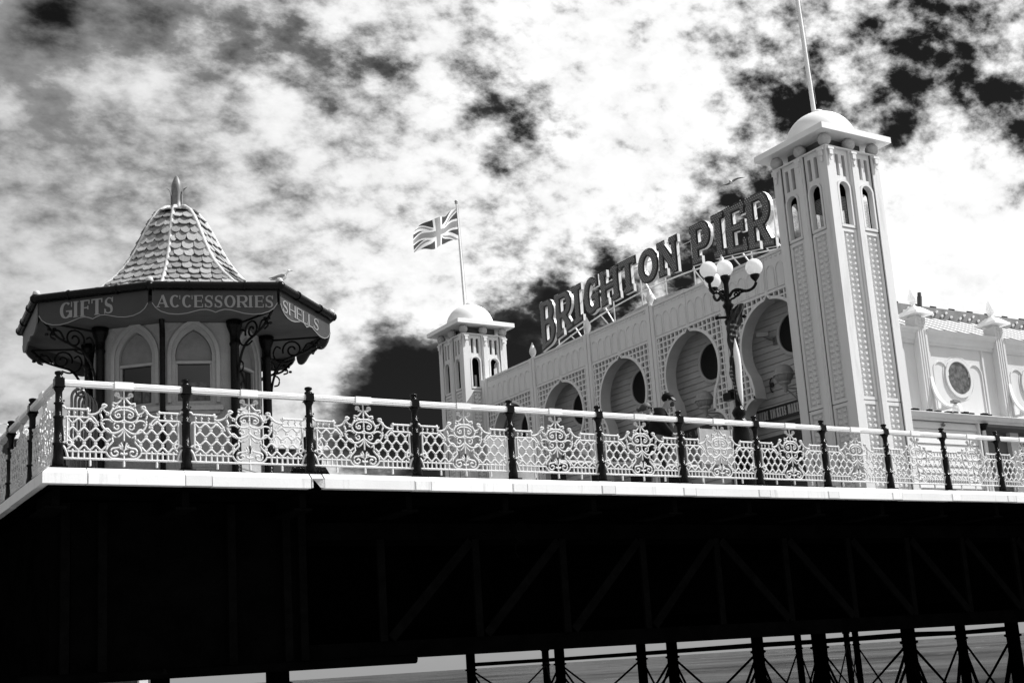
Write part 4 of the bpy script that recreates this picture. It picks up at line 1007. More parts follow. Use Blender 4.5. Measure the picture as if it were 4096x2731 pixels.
# ================================================================== PAVILION to the right
YP = 23.3
pav = thing('pavilion_building', (30, YP, -.04), 'white pavilion with round windows and striped roof at the right edge of the photo', 'building')
fp = lambda u, z, n: (u, YP-n, z)
PP = [25.05, 28.45, 31.88, 35.3, 38.7, 42.1]
MB().box(25.2, 46, YP, YP+.3, -.04, 5.5).build('wall', PAVW, pav)
for k, (a, b_) in enumerate(zip(PP, PP[1:])):
    m_ = MB(); c_ = (a+b_)/2+.0-.17
    m_.fbox(fp, a+.2, b_-.2, 5.30, 5.40, .001, .05)
    m_.fbox(fp, c_-1.2, c_-1.13, 3.1, 5.299, .001, .04).fbox(fp, c_+1.13, c_+1.2, 3.1, 5.299, .001, .04)
    for s_ in (-1, 1): m_.strip([(c_+s_*1.05, 3.1)]+[(c_+s_*(.75+.3*cos(radians(q))), 4.55+.3*sin(radians(q))) for q in range(0, 181, 20)]+[(c_+s_*.45, 4.45)], .04, fp, .001, .03)
    m_.build('wall_panelling', PAVW, pav)
    m_ = MB(); m_.strip([(c_+.54*cos(radians(q)), 4.40+.54*sin(radians(q))) for q in range(0, 360, 12)], .10, fp, .0, .05, close=True)
    m_.strip([(c_+.66*cos(radians(q)), 4.40+.66*sin(radians(q))) for q in range(0, 360, 12)], .03, fp, .0, .012, close=True); w_ = m_.build('round_window', PAVW, pav)
    m_ = MB(); plate(fp, [(c_+.475*cos(radians(q)), 4.40+.475*sin(radians(q))) for q in range(0, 360, 12)], [], .005, .02, m_); m_.build('pane', mat('patterned_pane', .09, .3, .9, 7.), w_)
    m_ = MB(); n8 = 9; cv = [(0.0, 5.38), (.06, 5.40), (.10, 5.46), (.14, 5.58), (.24, 5.66), (.26, 5.72), (0, 5.74)]
    P_ = [fp(x_, z_, n) for x_ in (a+.19, b_-.19) for n, z_ in cv]; n_ = len(cv)
    m_.add(P_, [(i, (i+1) % n_, n_+(i+1) % n_, n_+i) for i in range(n_)]+[tuple(range(n_)), tuple(range(2*n_-1, n_-1, -1))]); m_.build('cornice', PAVW, pav)
for k, a in enumerate(PP[1:]):
    m_ = MB(); m_.fbox(fp, a-.19, a+.19, -.04, 6.06, -.2, .20)
    for s_ in (-.10, .0, .10): m_.fbox(fp, a+s_-.012, a+s_+.012, 3.2, 5.7, .2005, .215)
    for z_ in (5.78, 5.88, 5.98): m_.fbox(fp, a-.1, a-.03, z_-.03, z_+.03, .201, .215).fbox(fp, a+.03, a+.1, z_-.03, z_+.03, .201, .215)
    pl_ = m_.build('pilaster', PAVW, pav)
    m_ = MB(); m_.fbox(fp, a-.36, a+.36, 6.12, 6.20, -.36, .38).fbox(fp, a-.12, a+.12, 6.06, 6.1195, -.12, .14)
    m_.add([fp(a-.33, 6.201, .35), fp(a+.33, 6.201, .35), fp(a+.33, 6.201, -.33), fp(a-.33, 6.201, -.33), fp(a-.14, 6.38, .14), fp(a+.14, 6.38, .14), fp(a+.14, 6.38, -.12), fp(a-.14, 6.38, -.12)], [(0, 1, 5, 4), (1, 2, 6, 5), (2, 3, 7, 6), (3, 0, 4, 7), (4, 5, 6, 7)])
    m_.build('pilaster_cap', DOMEW, pl_)
    if k < 3:
        fl = thing('flame_lamp', (a, YP, 6.38), 'pale flame lamp on a pavilion pilaster, ' + ['nearer the near tower', 'second from the near tower, with the rolled collar', 'outside'][k], 'lamp', 'flame lamps on the pavilion') if k < 2 else None
        if fl:
            MB().lathe([(.10, 6.38), (.09, 6.41), (.06, 6.44), (.06, 6.48), (.09, 6.52), (.10, 6.54)], (a, YP, 0), 12).build('lamp_base', WHITE, fl)
            MB().lathe([(.09, 6.54), (.125, 6.61), (.12, 6.69), (.075, 6.82), (.03, 6.93), (0, 6.98)], (a, YP, 0), 12).build('lamp_glass', GLOBE, fl)
    # fretted quarter bracket standing on the canopy roof
    xb = a+.12; fb = lambda y_, z_, d, xb=xb: (xb+d, YP-y_, z_)
    curve = [(.20+.72*(1-cos(radians(q))), 4.30-1.02*sin(radians(q))) for q in range(0, 91, 9)]
    m_ = MB(); plate(fb, [(.201, 4.30)]+curve[1:]+[(.201, 3.27)], [[(.26, 3.35), (.26, 3.75), (.36, 3.62), (.44, 3.45), (.42, 3.35)]], -.02, .02, m_)
    m_.build('fretted_bracket', PAVW, pl_); m_ = MB(); m_.strip(curve, .06, fb, -.06, .06); m_.build('bracket_rim', DOMEW, pl_)
# roof: slope with raised seams, ridge cresting with bulbs
yr, zr = 26.0, 7.18
m_ = MB(); m_.add([(25.2, YP+.05, 5.76), (46, YP+.05, 5.76), (46, yr, zr), (25.2, yr, zr), (25.2, YP+.05, 5.70), (46, YP+.05, 5.70), (46, yr, zr-.06), (25.2, yr, zr-.06)], [(0, 1, 2, 3), (7, 6, 5, 4), (0, 4, 5, 1), (2, 6, 7, 3), (1, 5, 6, 2), (0, 3, 7, 4)])
rf = m_.build('roof', DOMEW, pav)
x = 25.5
while x < 45: MB().bar((x, YP+.1, 5.795), (x, yr, zr+.006), .27, .012).build('roof_seam', mat('roof_seam', .10, .6, .2, 4.), rf); x += .62
m_ = MB(); m_.box(25.2, 46, yr, yr+.05, zr-.03, zr+.38); cr = m_.build('ridge_cresting', mat('cresting', .16, .6, .3, 3., dirt=.4), pav)
m_ = MB(); bm_ = MB()
for i in range(42):
    x_ = 25.4+i*.45; m_.ball((x_, yr-.03, zr+.12), .05, 7); m_.ball((x_+.22, yr-.03, zr+.24), .05, 7) if i % 3 else None
    if i % 2 == 0: bm_.box(x_, x_+.28, yr+.01, yr+.04, zr+.38, zr+.43)
m_.build('cresting_bulbs', GLOBE, cr); bm_.build('cresting_tips', BLACK, cr)
MB().tube([(29.35, 23.9, 5.9), (29.52, 23.9, 7.0)], .07, 10).tube([(29.52, 23.9, 7.0), (29.535, 23.9, 7.12)], .055, 10).build('flue_pipe', mat('flue', .06, .5, .3, 6., metal=.3), pav)
# canopy and boarded front
YC = 22.45
m_ = MB(); cv = [(-.02, 3.10), (.03, 2.98), (.10, 2.93), (.10, 2.90), (.9, 2.90), (.9, 3.22), (.02, 3.12)]
n_ = len(cv); m_.add([(x_, YC+q, z_) for x_ in (25.3, 46) for q, z_ in cv], [(i, (i+1) % n_, n_+(i+1) % n_, n_+i) for i in range(n_)]+[tuple(range(n_)), tuple(range(2*n_-1, n_-1, -1))])
m_.build('canopy', PAVW, pav)
z = 0.
while z < 2.88:
    MB().add([(25.3, YC+.16, z+.0), (29.62, YC+.16, z), (29.62, YC+.19, z+.2), (25.3, YC+.19, z+.2), (25.3, YC+.25, z), (29.62, YC+.25, z), (29.62, YC+.25, z+.2), (25.3, YC+.25, z+.2)], [(0, 1, 2, 3), (7, 6, 5, 4), (0, 4, 5, 1), (1, 5, 6, 2), (2, 6, 7, 3), (3, 7, 4, 0)]).build('siding_board', PAVW, pav); z += .206
MB().box(29.60, 29.66, YC+.10, YP-.002, -.04, 2.895).build('end_board', PAVW, pav)
MB().lathe([(.09, -.04), (.09, .1), (.055, .14), (.055, 2.70), (.06, 2.70)], (29.83, YC+.12, 0), 12).build('canopy_post', WHITE, pav)
MB().lathe([(.06, 2.70), (.08, 2.74), (.12, 2.84), (.15, 2.895)], (29.83, YC+.12, 0), 12).build('post_capital', BLACK, pav)
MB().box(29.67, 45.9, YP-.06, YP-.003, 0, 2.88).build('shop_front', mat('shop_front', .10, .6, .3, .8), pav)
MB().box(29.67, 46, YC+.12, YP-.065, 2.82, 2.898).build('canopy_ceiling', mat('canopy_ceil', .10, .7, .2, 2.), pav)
for i in range(8): MB().lathe([(.09, -.04), (.055, .14), (.055, 2.74), (.15, 2.895)], (33.2+3.4*i, YC+.12, 0), 10).build('canopy_post', WHITE, pav)
m_ = MB().ball((28.16, YC+.12, 2.80), .06, 8); solo(m_, 'wall_spotlight', mat('spot_grey', .12), 'small round grey light on the white boards under the canopy gutter', 'light')
# dark clutter lying along the canopy edge
for i in range(14):
    x_ = 26.9+i*.24+random.uniform(-.05, .05); m_ = MB().box(x_, x_+random.uniform(.08, .22), YC+.05, YC+.16, 3.135, 3.15+random.uniform(.02, .05))
    if i % 3 != 2: solo(m_, 'dark_debris', BLACK, 'scraps of dark debris lying along the canopy gutter', 'debris', group='debris along the canopy gutter')
cc = thing('floodlight', (29.15, YC+.3, 3.16), 'white floodlight unit on the canopy below the round window', 'floodlight')
m_ = MB().box(28.85, 29.45, YC+.2, YC+.5, 3.16, 3.22); m_.lathe([(.16, 3.22), (.12, 3.40), (.09, 3.48), (0, 3.5)], (29.1, YC+.34, 0), 12); m_.build('housing', WHITE, cc)
m_ = MB().box(28.92, 29.1, YC+.26, YC+.4, 3.50, 3.58).box(29.12, 29.2, YC+.27, YC+.39, 3.50, 3.57); m_.build('lens_box', mat('lens_grey', .2), cc)

# ================================================================== GLOBE STREET LAMP
LP = Vector((17.13, 18.67, 0)); LZ = 4.60
lamp = thing('street_lamp', (LP.x, LP.y, -.04), 'ornate black lamp post with white opal globes standing behind the front railing', 'street lamp')
MB().lathe([(.36, -.04), (.36, .05), (.30, .12), (.28, .75), (.32, .80), (.27, .88), (.22, 1.05), (.19, 1.30), (.15, 1.48), (.19, 1.54), (.16, 1.60), (.10, 1.66), (.13, 1.72), (.15, 1.78), (.12, 1.84), (.07, 1.90)], LP, 20).build('pedestal', BLACK, lamp)
MB().lathe([(.065, 1.88), (.055, 3.1), (.05, 3.62)], LP, 14).build('post_shaft', BLACK, lamp)
MB().lathe([(.05, 3.6), (.10, 3.63), (.11, 3.70), (.07, 3.74), (.065, 3.84), (.075, 3.95), (.11, 4.0), (.12, 4.04), (.07, 4.08), (.085, 4.13), (.06, 4.18), (.05, 4.22), (.055, 4.50), (.075, 4.55), (.10, 4.60), (.11, 4.66), (.06, 4.68)], LP, 16).build('lamp_head', BLACK, lamp)
m_ = MB().tube([LP+Vector((-.20, .12, 3.78)), LP+Vector((.24, -.15, 3.78))], .028, 8).ball(LP+Vector((-.22, .135, 3.78)), .045, 8).ball(LP+Vector((.26, -.165, 3.78)), .045, 8)
m_.build('ladder_bar', BLACK, lamp)
GR_ = .178
def globe(p): MB().ball(p, GR_, 24).build('globe', GLOBE, lamp)
globe(LP+Vector((0, 0, 4.66+GR_-.01)))
for ar_, ad_ in ((.56, -.26), (-.38, -.26), (-.18, .52)):
    dv = Vector((.847*ar_+.531*ad_, -.531*ar_+.847*ad_, 0)); ra = dv.length; dv.normalize(); m_ = MB(); kk = ra/.5
    q = lambda r, z: LP+dv*(r*kk)+Vector((0, 0, z-.09))
    m_.tube([q(*t_) for t_ in smooth([(.04, 4.30), (.10, 4.40), (.20, 4.42), (.32, 4.36), (.43, 4.38), (.50, 4.47), (.50, 4.58)], 4)], [.032]*24+[.026], 8)
    m_.tube([q(*t_) for t_ in spiral(.16, 4.33, .015, .07, 0, 480, 18)], .02, 6)
    m_.tube([q(*t_) for t_ in smooth([(.05, 4.24), (.12, 4.26), (.22, 4.34), (.30, 4.36)], 4)], .022, 6)
    m_.lathe([(.03, 4.54), (.06, 4.57), (.09, 4.61), (.105, 4.66), (.09, 4.67), (.0, 4.67)], LP+dv*ra-Vector((0, 0, .09)), 12)
    m_.build('arm', BLACK, lamp); globe(LP+dv*ra+Vector((0, 0, 4.57+GR_-.012)))
# a rolled banner twisted about the post
ban = thing('rolled_banner', (LP.x, LP.y, 1.9), 'dark and white banner twisted around the lamp post', 'banner')
def bpos(o_, d_=-.11): return (LP.x+.847*o_+.531*d_, LP.y-.531*o_+.847*d_)
BP = [(bpos(.10), 3.93, .05), (bpos(.17), 3.95, .155), (bpos(.10), 3.72, .15), (bpos(.03), 3.52, .12), (bpos(0), 3.30, .115), (bpos(.0), 2.97, .08), (bpos(-.05), 2.70, .075), (bpos(-.05), 2.45, .07), (bpos(-.01), 2.22, .06), (bpos(.02), 2.0, .04), (bpos(.03), 1.88, .01)]
BPs = smooth([(p[0], p[1], z, w) for p, z, w in BP], 6); crossv = Vector((cos(radians(-32)), sin(radians(-32)), 0)); back = Vector((-crossv.y, crossv.x, 0))
mats_b = [mat('banner_dark', .02, .8, .4, 12.), mat('banner_stripe', .22, .7, .2, 9.)]
md, ms = MB(), MB(); n_ = len(BPs); K = 8; grid = []
for i, (x_, y_, z_, w_) in enumerate(BPs):
    row = []
    for k in range(K+1):
        f_ = k/K*2-1; row.append(Vector((x_, y_, z_))+crossv*(f_*w_+.01*sin(i*.9+k))+back*(-.06*(1-f_*f_)+.03*sin(k*2.1+i*.5)) + Vector((0, 0, .07*f_*(1 if i < 14 else -.5))))
    grid.append(row)
for i in range(n_-1):
    for k in range(K):
        st = (i % 3 == 1 and 14 < i < 34 and 1 < k < 7) or (34 < i < 52 and k < 3 and i % 2 == 0)
        (ms if st else md).add([grid[i][k], grid[i][k+1], grid[i+1][k+1], grid[i+1][k]], [(0, 1, 2, 3)], True)
md.build('dark_cloth', mats_b[0], ban); ms.build('pale_bars', mats_b[1], ban)
W_ = [(bpos(.03, -.19), 3.28, .006), (bpos(.03, -.20), 3.0, .06), (bpos(.04, -.20), 2.7, .066), (bpos(.03, -.20), 2.4, .062), (bpos(.035, -.20), 2.1, .045), (bpos(.05, -.20), 1.86, .008)]
Ws = smooth([(p[0], p[1], z, w) for p, z, w in W_], 5); m_ = MB(); g_ = []
for x_, y_, z_, w_ in Ws: g_.append([Vector((x_, y_, z_))+crossv*w_*cos(a_*pi/4)+back*w_*.7*sin(a_*pi/4) for a_ in range(8)])
for i in range(len(g_)-1): m_.add(g_[i]+g_[i+1], [(k, (k+1) % 8, 8+(k+1) % 8, 8+k) for k in range(8)], True)
m_.build('white_fold', WHITE, ban)

# ================================================================== WALL LAMPS, SIGNS AND FITTINGS IN THE PORCH
for k, (y_, where) in enumerate(((24.36, 'near arch above the ticket sign'), (27.72, 'second arch right of the person in the cap'))):
    t_ = thing('wall_lamp', (24.72, y_, 4.0), 'ribbed globe lamp on a scroll bracket, '+where, 'wall lamp', 'globe lamps on the porch wall')
    c_ = Vector((24.12, y_, 4.38)); MB().ball(c_, .27, 20).build('globe', SCONC, t_)
    m_ = MB()
    m_.tube([c_+Vector((.285*cos(a_*pi/12), .285*sin(a_*pi/12), -.03)) for a_ in range(24)], .02, 5, close=True)
    for a_ in range(0, 360, 60): m_.tube([c_+Vector((.277*sin(radians(q))*cos(radians(a_)), .277*sin(radians(q))*sin(radians(a_)), .277*cos(radians(q)))) for q in range(95, 171, 15)], .010, 4)
    m_.lathe([(.17, -.22), (.18, -.25), (.12, -.29), (.07, -.31), (.07, -.42), (.04, -.44), (.05, -.50), (0, -.52)], c_, 12); m_.build('cage', mat('cage_paint', .36, .5, .1, 6.), t_)
    m_ = MB().tube([c_+Vector((0, 0, -.40)), c_+Vector((.62, 0, -.38))], .02, 6)
    m_.tube([c_+Vector((x_, 0, z_)) for x_, z_ in smooth([(.06, -.44), (.25, -.56), (.45, -.72), (.60, -.80)], 4)], .018, 6)
    m_.tube([c_+Vector((x_, 0, z_)) for x_, z_ in spiral(.42, -.54, .02, .10, 0, 500, 20)], .014, 5)
    m_.box(c_.x+.60, c_.x+.63, y_-.05, y_+.05, c_.z-.85, c_.z-.30); m_.build('bracket', mat('cage_paint', .36), t_)
ts = thing('ticket_sign', (24.58, 26.3, 3.35), 'dark board with pale capitals WHERE TICKETS MAKE across the near arch', 'sign')
MB().box(24.58, 24.64, 22.9, 26.34, 3.30, 3.70).build('board', mat('ticket_board', .022, .6, .2, 5.), ts)
ft = lambda x, y, d: (24.578-d, 26.24-x, y)
text(MB(), 'WHERE TICKETS MAKE F', ft, .13, 3.375, 1.99, .255, .20, .12, 0, (0, .008), .26).build('lettering', mat('ticket_letters', .42, .6, .1, 6.), ts)
MB().box(24.56, 24.66, 22.9, 26.34, 3.70, 3.74).build('top_rail', BOARDM, ts)
t2 = thing('window_sign', (24.64, 24.8, 2.3), 'dark shop sign with dim capitals lower down in the near arch', 'sign')
MB().box(24.62, 24.66, 23.0, 25.0, 2.2, 3.2).build('board', mat('deli_board', .012, .5, .2, 5.), t2)
ft = lambda x, y, d: (24.618-d, 24.78-x, y)
for q in (('DELI', ft, 0, 2.80, .62, .20), ('DOCH', ft, .05, 2.50, .75, .20)): text(MB(), *q, .26, .16, 0, (0, .006), .2).build('lettering', mat('deli_letters', .05, .6, .1, 6.), t2)
t3 = thing('way_sign', (24.66, 29.4, 3.3), 'dark notice with slanting capitals IS WA in the second arch', 'sign')
m_ = MB(); m_.box(24.66, 24.69, 27.4, 29.42, 3.25, 3.78); m_.build('board', mat('way_board', .05, .7, .2, 5.), t3)
ft = lambda x, y, d: (24.658-d, 29.30-x, y-.02+x*.06)
for q in (('IS WA', ft, 0, 3.54, .78, .17), ('OF', ft, .42, 3.29, .76, .17)): text(MB(), *q, .2, .13, 0, (0, .006), .3).build('lettering', mat('way_letters', .30, .6, .1, 6.), t3)
cc = thing('security_camera', (24.7, 25.15, 5.6), 'pale security camera on an arm beside the round window of the near arch', 'camera')
dv = Vector((-.5, .75, .05)).normalized(); p = Vector((24.42, 25.30, 5.76)); MB().bar(p-dv*.16, p+dv*.18, .12, .12).bar(p-dv*.20+Vector((0, 0, .075)), p+dv*.24+Vector((0, 0, .075)), .15, .015).build('housing', mat('cctv_grey', .26, .5, .05, 5.), cc)
MB().tube([p+Vector((0, 0, -.06)), Vector((24.55, 25.2, 5.60)), Vector((24.72, 25.12, 5.56))], .025, 6).box(24.68, 24.72, 25.02, 25.22, 5.46, 5.66).build('arm', mat('cctv_arm', .12), cc)
m_ = MB().tube([(24.68, 25.42+.10*cos(radians(a_)), 4.34+.2*sin(radians(a_))) for a_ in range(-90, 91, 15)][::-1], .02, 6).box(24.68, 24.72, 25.40, 25.52, 4.30, 4.42)
solo(m_, 'wall_conduit', mat('conduit_dark', .03), 'short curved dark conduit on the boards beside the near wall lamp', 'conduit', (24.7, 25.45, 4.2))
fl = thing("floodlight", (23.9, 25.9, 4.0), 'black floodlight on the lattice between the two nearest arches', 'floodlight')
MB().box(23.55, 23.72, 25.95, 26.27, 3.98, 4.2).build('housing', BLACK, fl); MB().tube([(23.72, 26.1, 4.1), (23.9, 26.1, 4.2)], .02, 6).box(23.70, 23.74, 26.0, 26.22, 4.2, 4.30).build('bracket', BLACK, fl)

# ================================================================== GULLS
GUL = mat('gull_white', .78, .6, .08, 6.); GUW = mat('gull_wing', .25, .6, .1, 6.); GUB = mat('gull_bill', .18)
def loft(m_, secs, n=8):
    """secs: (centre, half width, half height, side vector, up vector)"""
    vs = []
    for c_, a, b_, s_, u_ in secs: vs += [c_+s_*(a*cos(2*pi*k/n))+u_*(b_*sin(2*pi*k/n)) for k in range(n)]
    m_.add(vs, [(i*n+k, i*n+(k+1) % n, (i+1)*n+(k+1) % n, (i+1)*n+k) for i in range(len(secs)-1) for k in range(n)], True)
    m_.add(vs[:n], [tuple(range(n))]); m_.add(vs[-n:], [tuple(range(n-1, -1, -1))])
def gull(loc, fwd, up, flying, label, k=1.):
    g = thing('seagull', loc, label, 'seagull'); f = Vector(fwd).normalized(); u = Vector(up).normalized(); s_ = f.cross(u).normalized(); u = s_.cross(f); L = Vector(loc)
    m_ = MB(); P_ = [(-.30, .0, .025, .012), (-.22, .0, .045, .025), (-.10, 0, .07, .06), (.02, .0, .085, .08), (.12, .02, .07, .07), (.18, .05, .045, .05), (.225, .08, .042, .045), (.26, .085, .035, .036), (.285, .08, .014, .014)]
    if not flying: P_ = [(-.26, .04, .02, .01), (-.18, .05, .04, .025), (-.08, .06, .065, .06), (.02, .07, .075, .08), (.09, .10, .06, .07), (.12, .17, .035, .035), (.14, .215, .038, .04), (.18, .22, .033, .032), (.20, .215, .012, .012)]
    loft(m_, [(L+f*a+u*b_, w, h, s_, u) for a, b_, w, h in P_]); m_.build('body', GUL, g)
    hb = P_[-1]; MB().tube([L+f*hb[0]+u*hb[1], L+f*(hb[0]+.06)+u*(hb[1]-.012)], [.011, .004], 6).build('beak', GUB, g)
    for q in (1, -1):
        m_ = MB()
        if flying:
            W = [(.05, .0, .10, .04), (.20, .05, .11, .12), (.36, .02, .09, .13), (.52, -.10, .07, .05), (.68, -.24, .02, -.04)]
            if q < 0: W = [(.05, .0, .10, .04), (.16, .07, .11, .14), (.26, .12, .09, .18), (.38, .14, .06, .08), (.52, .12, .015, -.08)]
            loft(m_, [(L+s_*(q*a)+f*(d_-.02)+u*b_, c_, .012, f, u) for a, b_, c_, d_ in W], 6)
        else:
            loft(m_, [(L+s_*(q*.065)+f*a+u*b_, .018, h, s_, u) for a, b_, h in ((.08, .10, .02), (.0, .09, .055), (-.12, .07, .045), (-.24, .055, .02), (-.32, .05, .006))], 8)
        m_.build('wing', GUW, g)
    if not flying:
        for q in (1, -1): MB().tube([L+s_*(q*.03)+u*.0, L+s_*(q*.03)-u*.075, L+s_*(q*.03)-u*.075+f*.04], .006, 5).build('leg', GUB, g)
    g.scale = (k, k, k)
    return g
gd = ray(731, 182)*33; gull((gd.x, gd.y, gd.z+ZC), (.75, .45, -.05), (-.35, .25, .9), True, 'seagull in flight between the sign and the near tower', .55)
gg = gut[3].lerp(gut[4], .035); gull((gg.x, gg.y, 2.90), (.75, -.55, 0), (0, 0, 1), False, 'seagull standing on the kiosk gutter above the rightmost signboard', .62)

# ================================================================== PEOPLE behind the railing
SKIN = mat('skin', .26, .55, .05, 6.); HAIR = mat('hair_fair', .05, .6, .3, 30., .6, 60)
def skin_obj(name, m, parent, verts, edges, radii, root=0, sub=2):
    me = bpy.data.meshes.new(name); me.from_pydata([Vector(v)-ORG[parent] for v in verts], edges, []); o = bpy.data.objects.new(name, me); COL.objects.link(o); o.parent = parent; ORG[o] = ORG[parent]
    sk = o.modifiers.new('s', 'SKIN'); me.skin_vertices[0].data[root].use_root = True
    for i, r_ in enumerate(radii): me.skin_vertices[0].data[i].radius = (r_, r_) if not isinstance(r_, tuple) else r_
    sb = o.modifiers.new('b', 'SUBSURF'); sb.levels = sub; sb.render_levels = sub; sk.use_smooth_shade = True
    dg = bpy.context.evaluated_depsgraph_get(); m2 = bpy.data.meshes.new_from_object(o.evaluated_get(dg)); o.modifiers.clear(); o.data = m2; m2.materials.clear(); m2.materials.append(m)
    return o
def person(x, y, H, face, label, bend=.0, wide=1., male=True, arm=0.):
    t_ = thing('person', (x, y, -.04), label, 'person'); f = Vector((cos(face), sin(face), 0)); s_ = Vector((sin(face), -cos(face), 0)); k = H/1.75
    B = Vector((x, y, -.04))
    def P(a, b_, z): return B+f*(a*k)+s_*(b_*k)+Vector((0, 0, z*k))
    V = [P(0, 0, .95), P(.0, 0, 1.15), P(.01+bend*.3, 0, 1.36), P(.02+bend*.6, 0, 1.49), P(.05+bend, 0, 1.57), P(.055+bend, 0, 1.66), P(.045+bend, 0, 1.70)]
    E = [(0, 1), (1, 2), (2, 3), (3, 4), (4, 5), (5, 6)]; Rr = [(.15*wide, .11), (.14*wide, .10), (.15*wide, .11), (.058, .058), (.072, .078), (.080, .095), (.06, .075)]
    for q in (1, -1):
        i = len(V); w = .19*wide
        V += [P(.01+bend*.3, q*w, 1.40), P(.0+.10, q*(w+.06), 1.14), P(.26, q*(w-.04), 1.10+arm), P(.36, q*(w-.10), 1.14+arm)]
        E += [(2, i), (i, i+1), (i+1, i+2), (i+2, i+3)]; Rr += [.062, .045, .034, .028]
        for m in range(5):      # fingers and thumb
            j = len(V); V += [P(.40+.0*m, q*(w-.13+.014*m), 1.15+arm), P(.435-.006*abs(m-2), q*(w-.14+.014*m), 1.155+arm)]; E += [(i+3, j), (j, j+1)]; Rr += [.010, .008]
        i = len(V); V += [P(.0, q*.10, .88), P(.03, q*.11, .50), P(-.01, q*.11, .10), P(.13, q*.12, .04)]; E += [(0, i), (i, i+1), (i+1, i+2), (i+2, i+3)]; Rr += [.095, .06, .042, .038]
    skin_obj('body', SKIN, t_, V, E, [tuple(c_*k for c_ in r_) if isinstance(r_, tuple) else r_*k for r_ in Rr])
    # clothes follow the body
    TOP = mat('top_dark', .012, .8, .3, 9., spec=.1); LEG = mat('trousers_dark', .02, .8, .3, 9.)
    V2 = [V[0], V[1], V[2], B+(V[3]-B)*1.0-Vector((0, 0, .05))]; E2 = [(0, 1), (1, 2), (2, 3)]; R2 = [.20*wide, .20*wide, .215*wide, .115]
    for q in (1, -1):
        i = len(V2); w = .19*wide; V2 += [P(.01+bend*.3, q*w, 1.40), P(.06, q*(w+.045), 1.24)]+[P(.10, q*(w+.06), 1.14), P(.24, q*(w-.03), 1.105+arm)]
        E2 += [(2, i), (i, i+1)]+[(i+1, i+2), (i+2, i+3)]; R2 += [.11, .085]+[.07, .055]
    skin_obj('jacket' if not male else 'shirt', TOP, t_, V2, E2, [r_*k for r_ in R2], 2)
    V3 = [P(0, 0, .98)]; E3 = []; R3 = [.16*wide]
    for q in (1, -1): i = len(V3); V3 += [P(.0, q*.10, .86), P(.03, q*.11, .50), P(-.01, q*.11, .09)]; E3 += [(0, i), (i, i+1), (i+1, i+2)]; R3 += [.11, .078, .062]
    skin_obj('trousers', LEG, t_, V3, E3, [r_*k for r_ in R3])
    for q in (1, -1): MB().ball(P(.06, q*.115, .035), .13, 10, (1, 1, 1), Matrix.Rotation(face, 3, 'Z') @ Matrix.Diagonal((1, .42, .36))).build('shoe', BLACK, t_)
    Hc = P(.055+bend, 0, 1.655); RF = Matrix.Rotation(face, 3, 'Z')
    MB().ball(Hc+f*.098*k-Vector((0, 0, .012)), .020*k, 8, (1.2, .7, 1.5), RF).build('nose', SKIN, t_)
    for q in (1, -1): MB().ball(Hc+s_*(q*.080*k)-f*.005, .026*k, 8, (.5, .35, 1.1), RF).build('ear', SKIN, t_)
    MB().ball(Hc+f*.085*k-Vector((0, 0, .060*k)), .022*k, 8, (.5, 1.1, .3), RF).build('mouth', mat('lips', .16), t_)
    return t_, Hc, f, s_, RF, k
face = atan2(-.62, .78)
m1, Hc, f, s_, RF, k = person(14.20, 17.62, 1.76, face-.1, 'person in a black cap and dark shirt looking down behind the railing', .15, 1.22, True, -.14)
MB().ball(Hc+Vector((0, 0, .045))-f*.01, .112, 16, (1.05, .92, .85), RF).build('cap', mat('cap_black', .006, .7, .3, 9., spec=.1), m1)
m_ = MB(); c_ = Hc+Vector((0, 0, .035)); P_ = []
for a_ in range(-60, 61, 15): P_ += [c_+f*(.10*cos(radians(a_)))+s_*(.10*sin(radians(a_))), c_+f*(.05+.09*cos(radians(a_)))+s_*(.085*sin(radians(a_)))-Vector((0, 0, .055))]
P_ += [p_-Vector((0, 0, .010)) for p_ in P_]; n_ = len(P_)//2
m_.add(P_, [(2*i, 2*i+1, 2*i+3, 2*i+2) for i in range(n_//2-1)]+[(n_+2*i, n_+2*i+2, n_+2*i+3, n_+2*i+1) for i in range(n_//2-1)]+[(2*i+1, n_+2*i+1, n_+2*i+3, 2*i+3) for i in range(n_//2-1)]); m_.build('cap_brim', mat('brim_grey', .07), m1)
MB().ball(Hc+f*.05-Vector((0, 0, .085)), .062, 10, (1, 1, .8), RF).build('beard', mat('beard', .03, .9, .3, 40.), m1)
MB().box(-.0, .0, 0, 0, 0, 0) if False else None
m_ = MB(); pc = Vector((14.20, 17.62, 1.22))+f*.24; u_ = s_
def shp(a, b_): return pc+u_*a+Vector((0, 0, b_))-s_*0+f*.012
m_.tube([shp(.0, -.12), shp(.01, -.02), shp(-.01, .04)], .008, 4)
for a_ in range(0, 360, 51): m_.tube([shp(-.01, .04), shp(-.01+.05*cos(radians(a_)), .07+.03*sin(radians(a_)))], .006, 4)
m_.build('shirt_print', mat('print_pale', .35), m1)
m2, Hc, f, s_, RF, k = person(14.19, 18.06, 1.69, face+.12, 'person with fair hair in a bun and sunglasses facing right behind the railing', .03, .98, False, -.12)
m_ = MB().ball(Hc+Vector((0, 0, .035))-f*.022, .100, 16, (1.05, .88, .92), RF); m_.ball(Hc-f*.155+Vector((0, 0, -.0)), .046, 12, (1, .9, 1)); m_.ball(Hc-f*.112, .035, 8); m_.build('hair', HAIR, m2)
m_ = MB()
for q in (1, -1): m_.ball(Hc+f*.088+s_*(q*.036)+Vector((0, 0, .012)), .030, 10, (.35, 1.05, .8), RF); m_.tube([Hc+f*.075+s_*(q*.068)+Vector((0, 0, .018)), Hc+s_*(q*.082)+Vector((0, 0, .015))], .005, 4)
m_.build('sunglasses', BLACK, m2)
m_ = MB(); pc = Vector((14.19, 18.06, 1.36))+f*.15
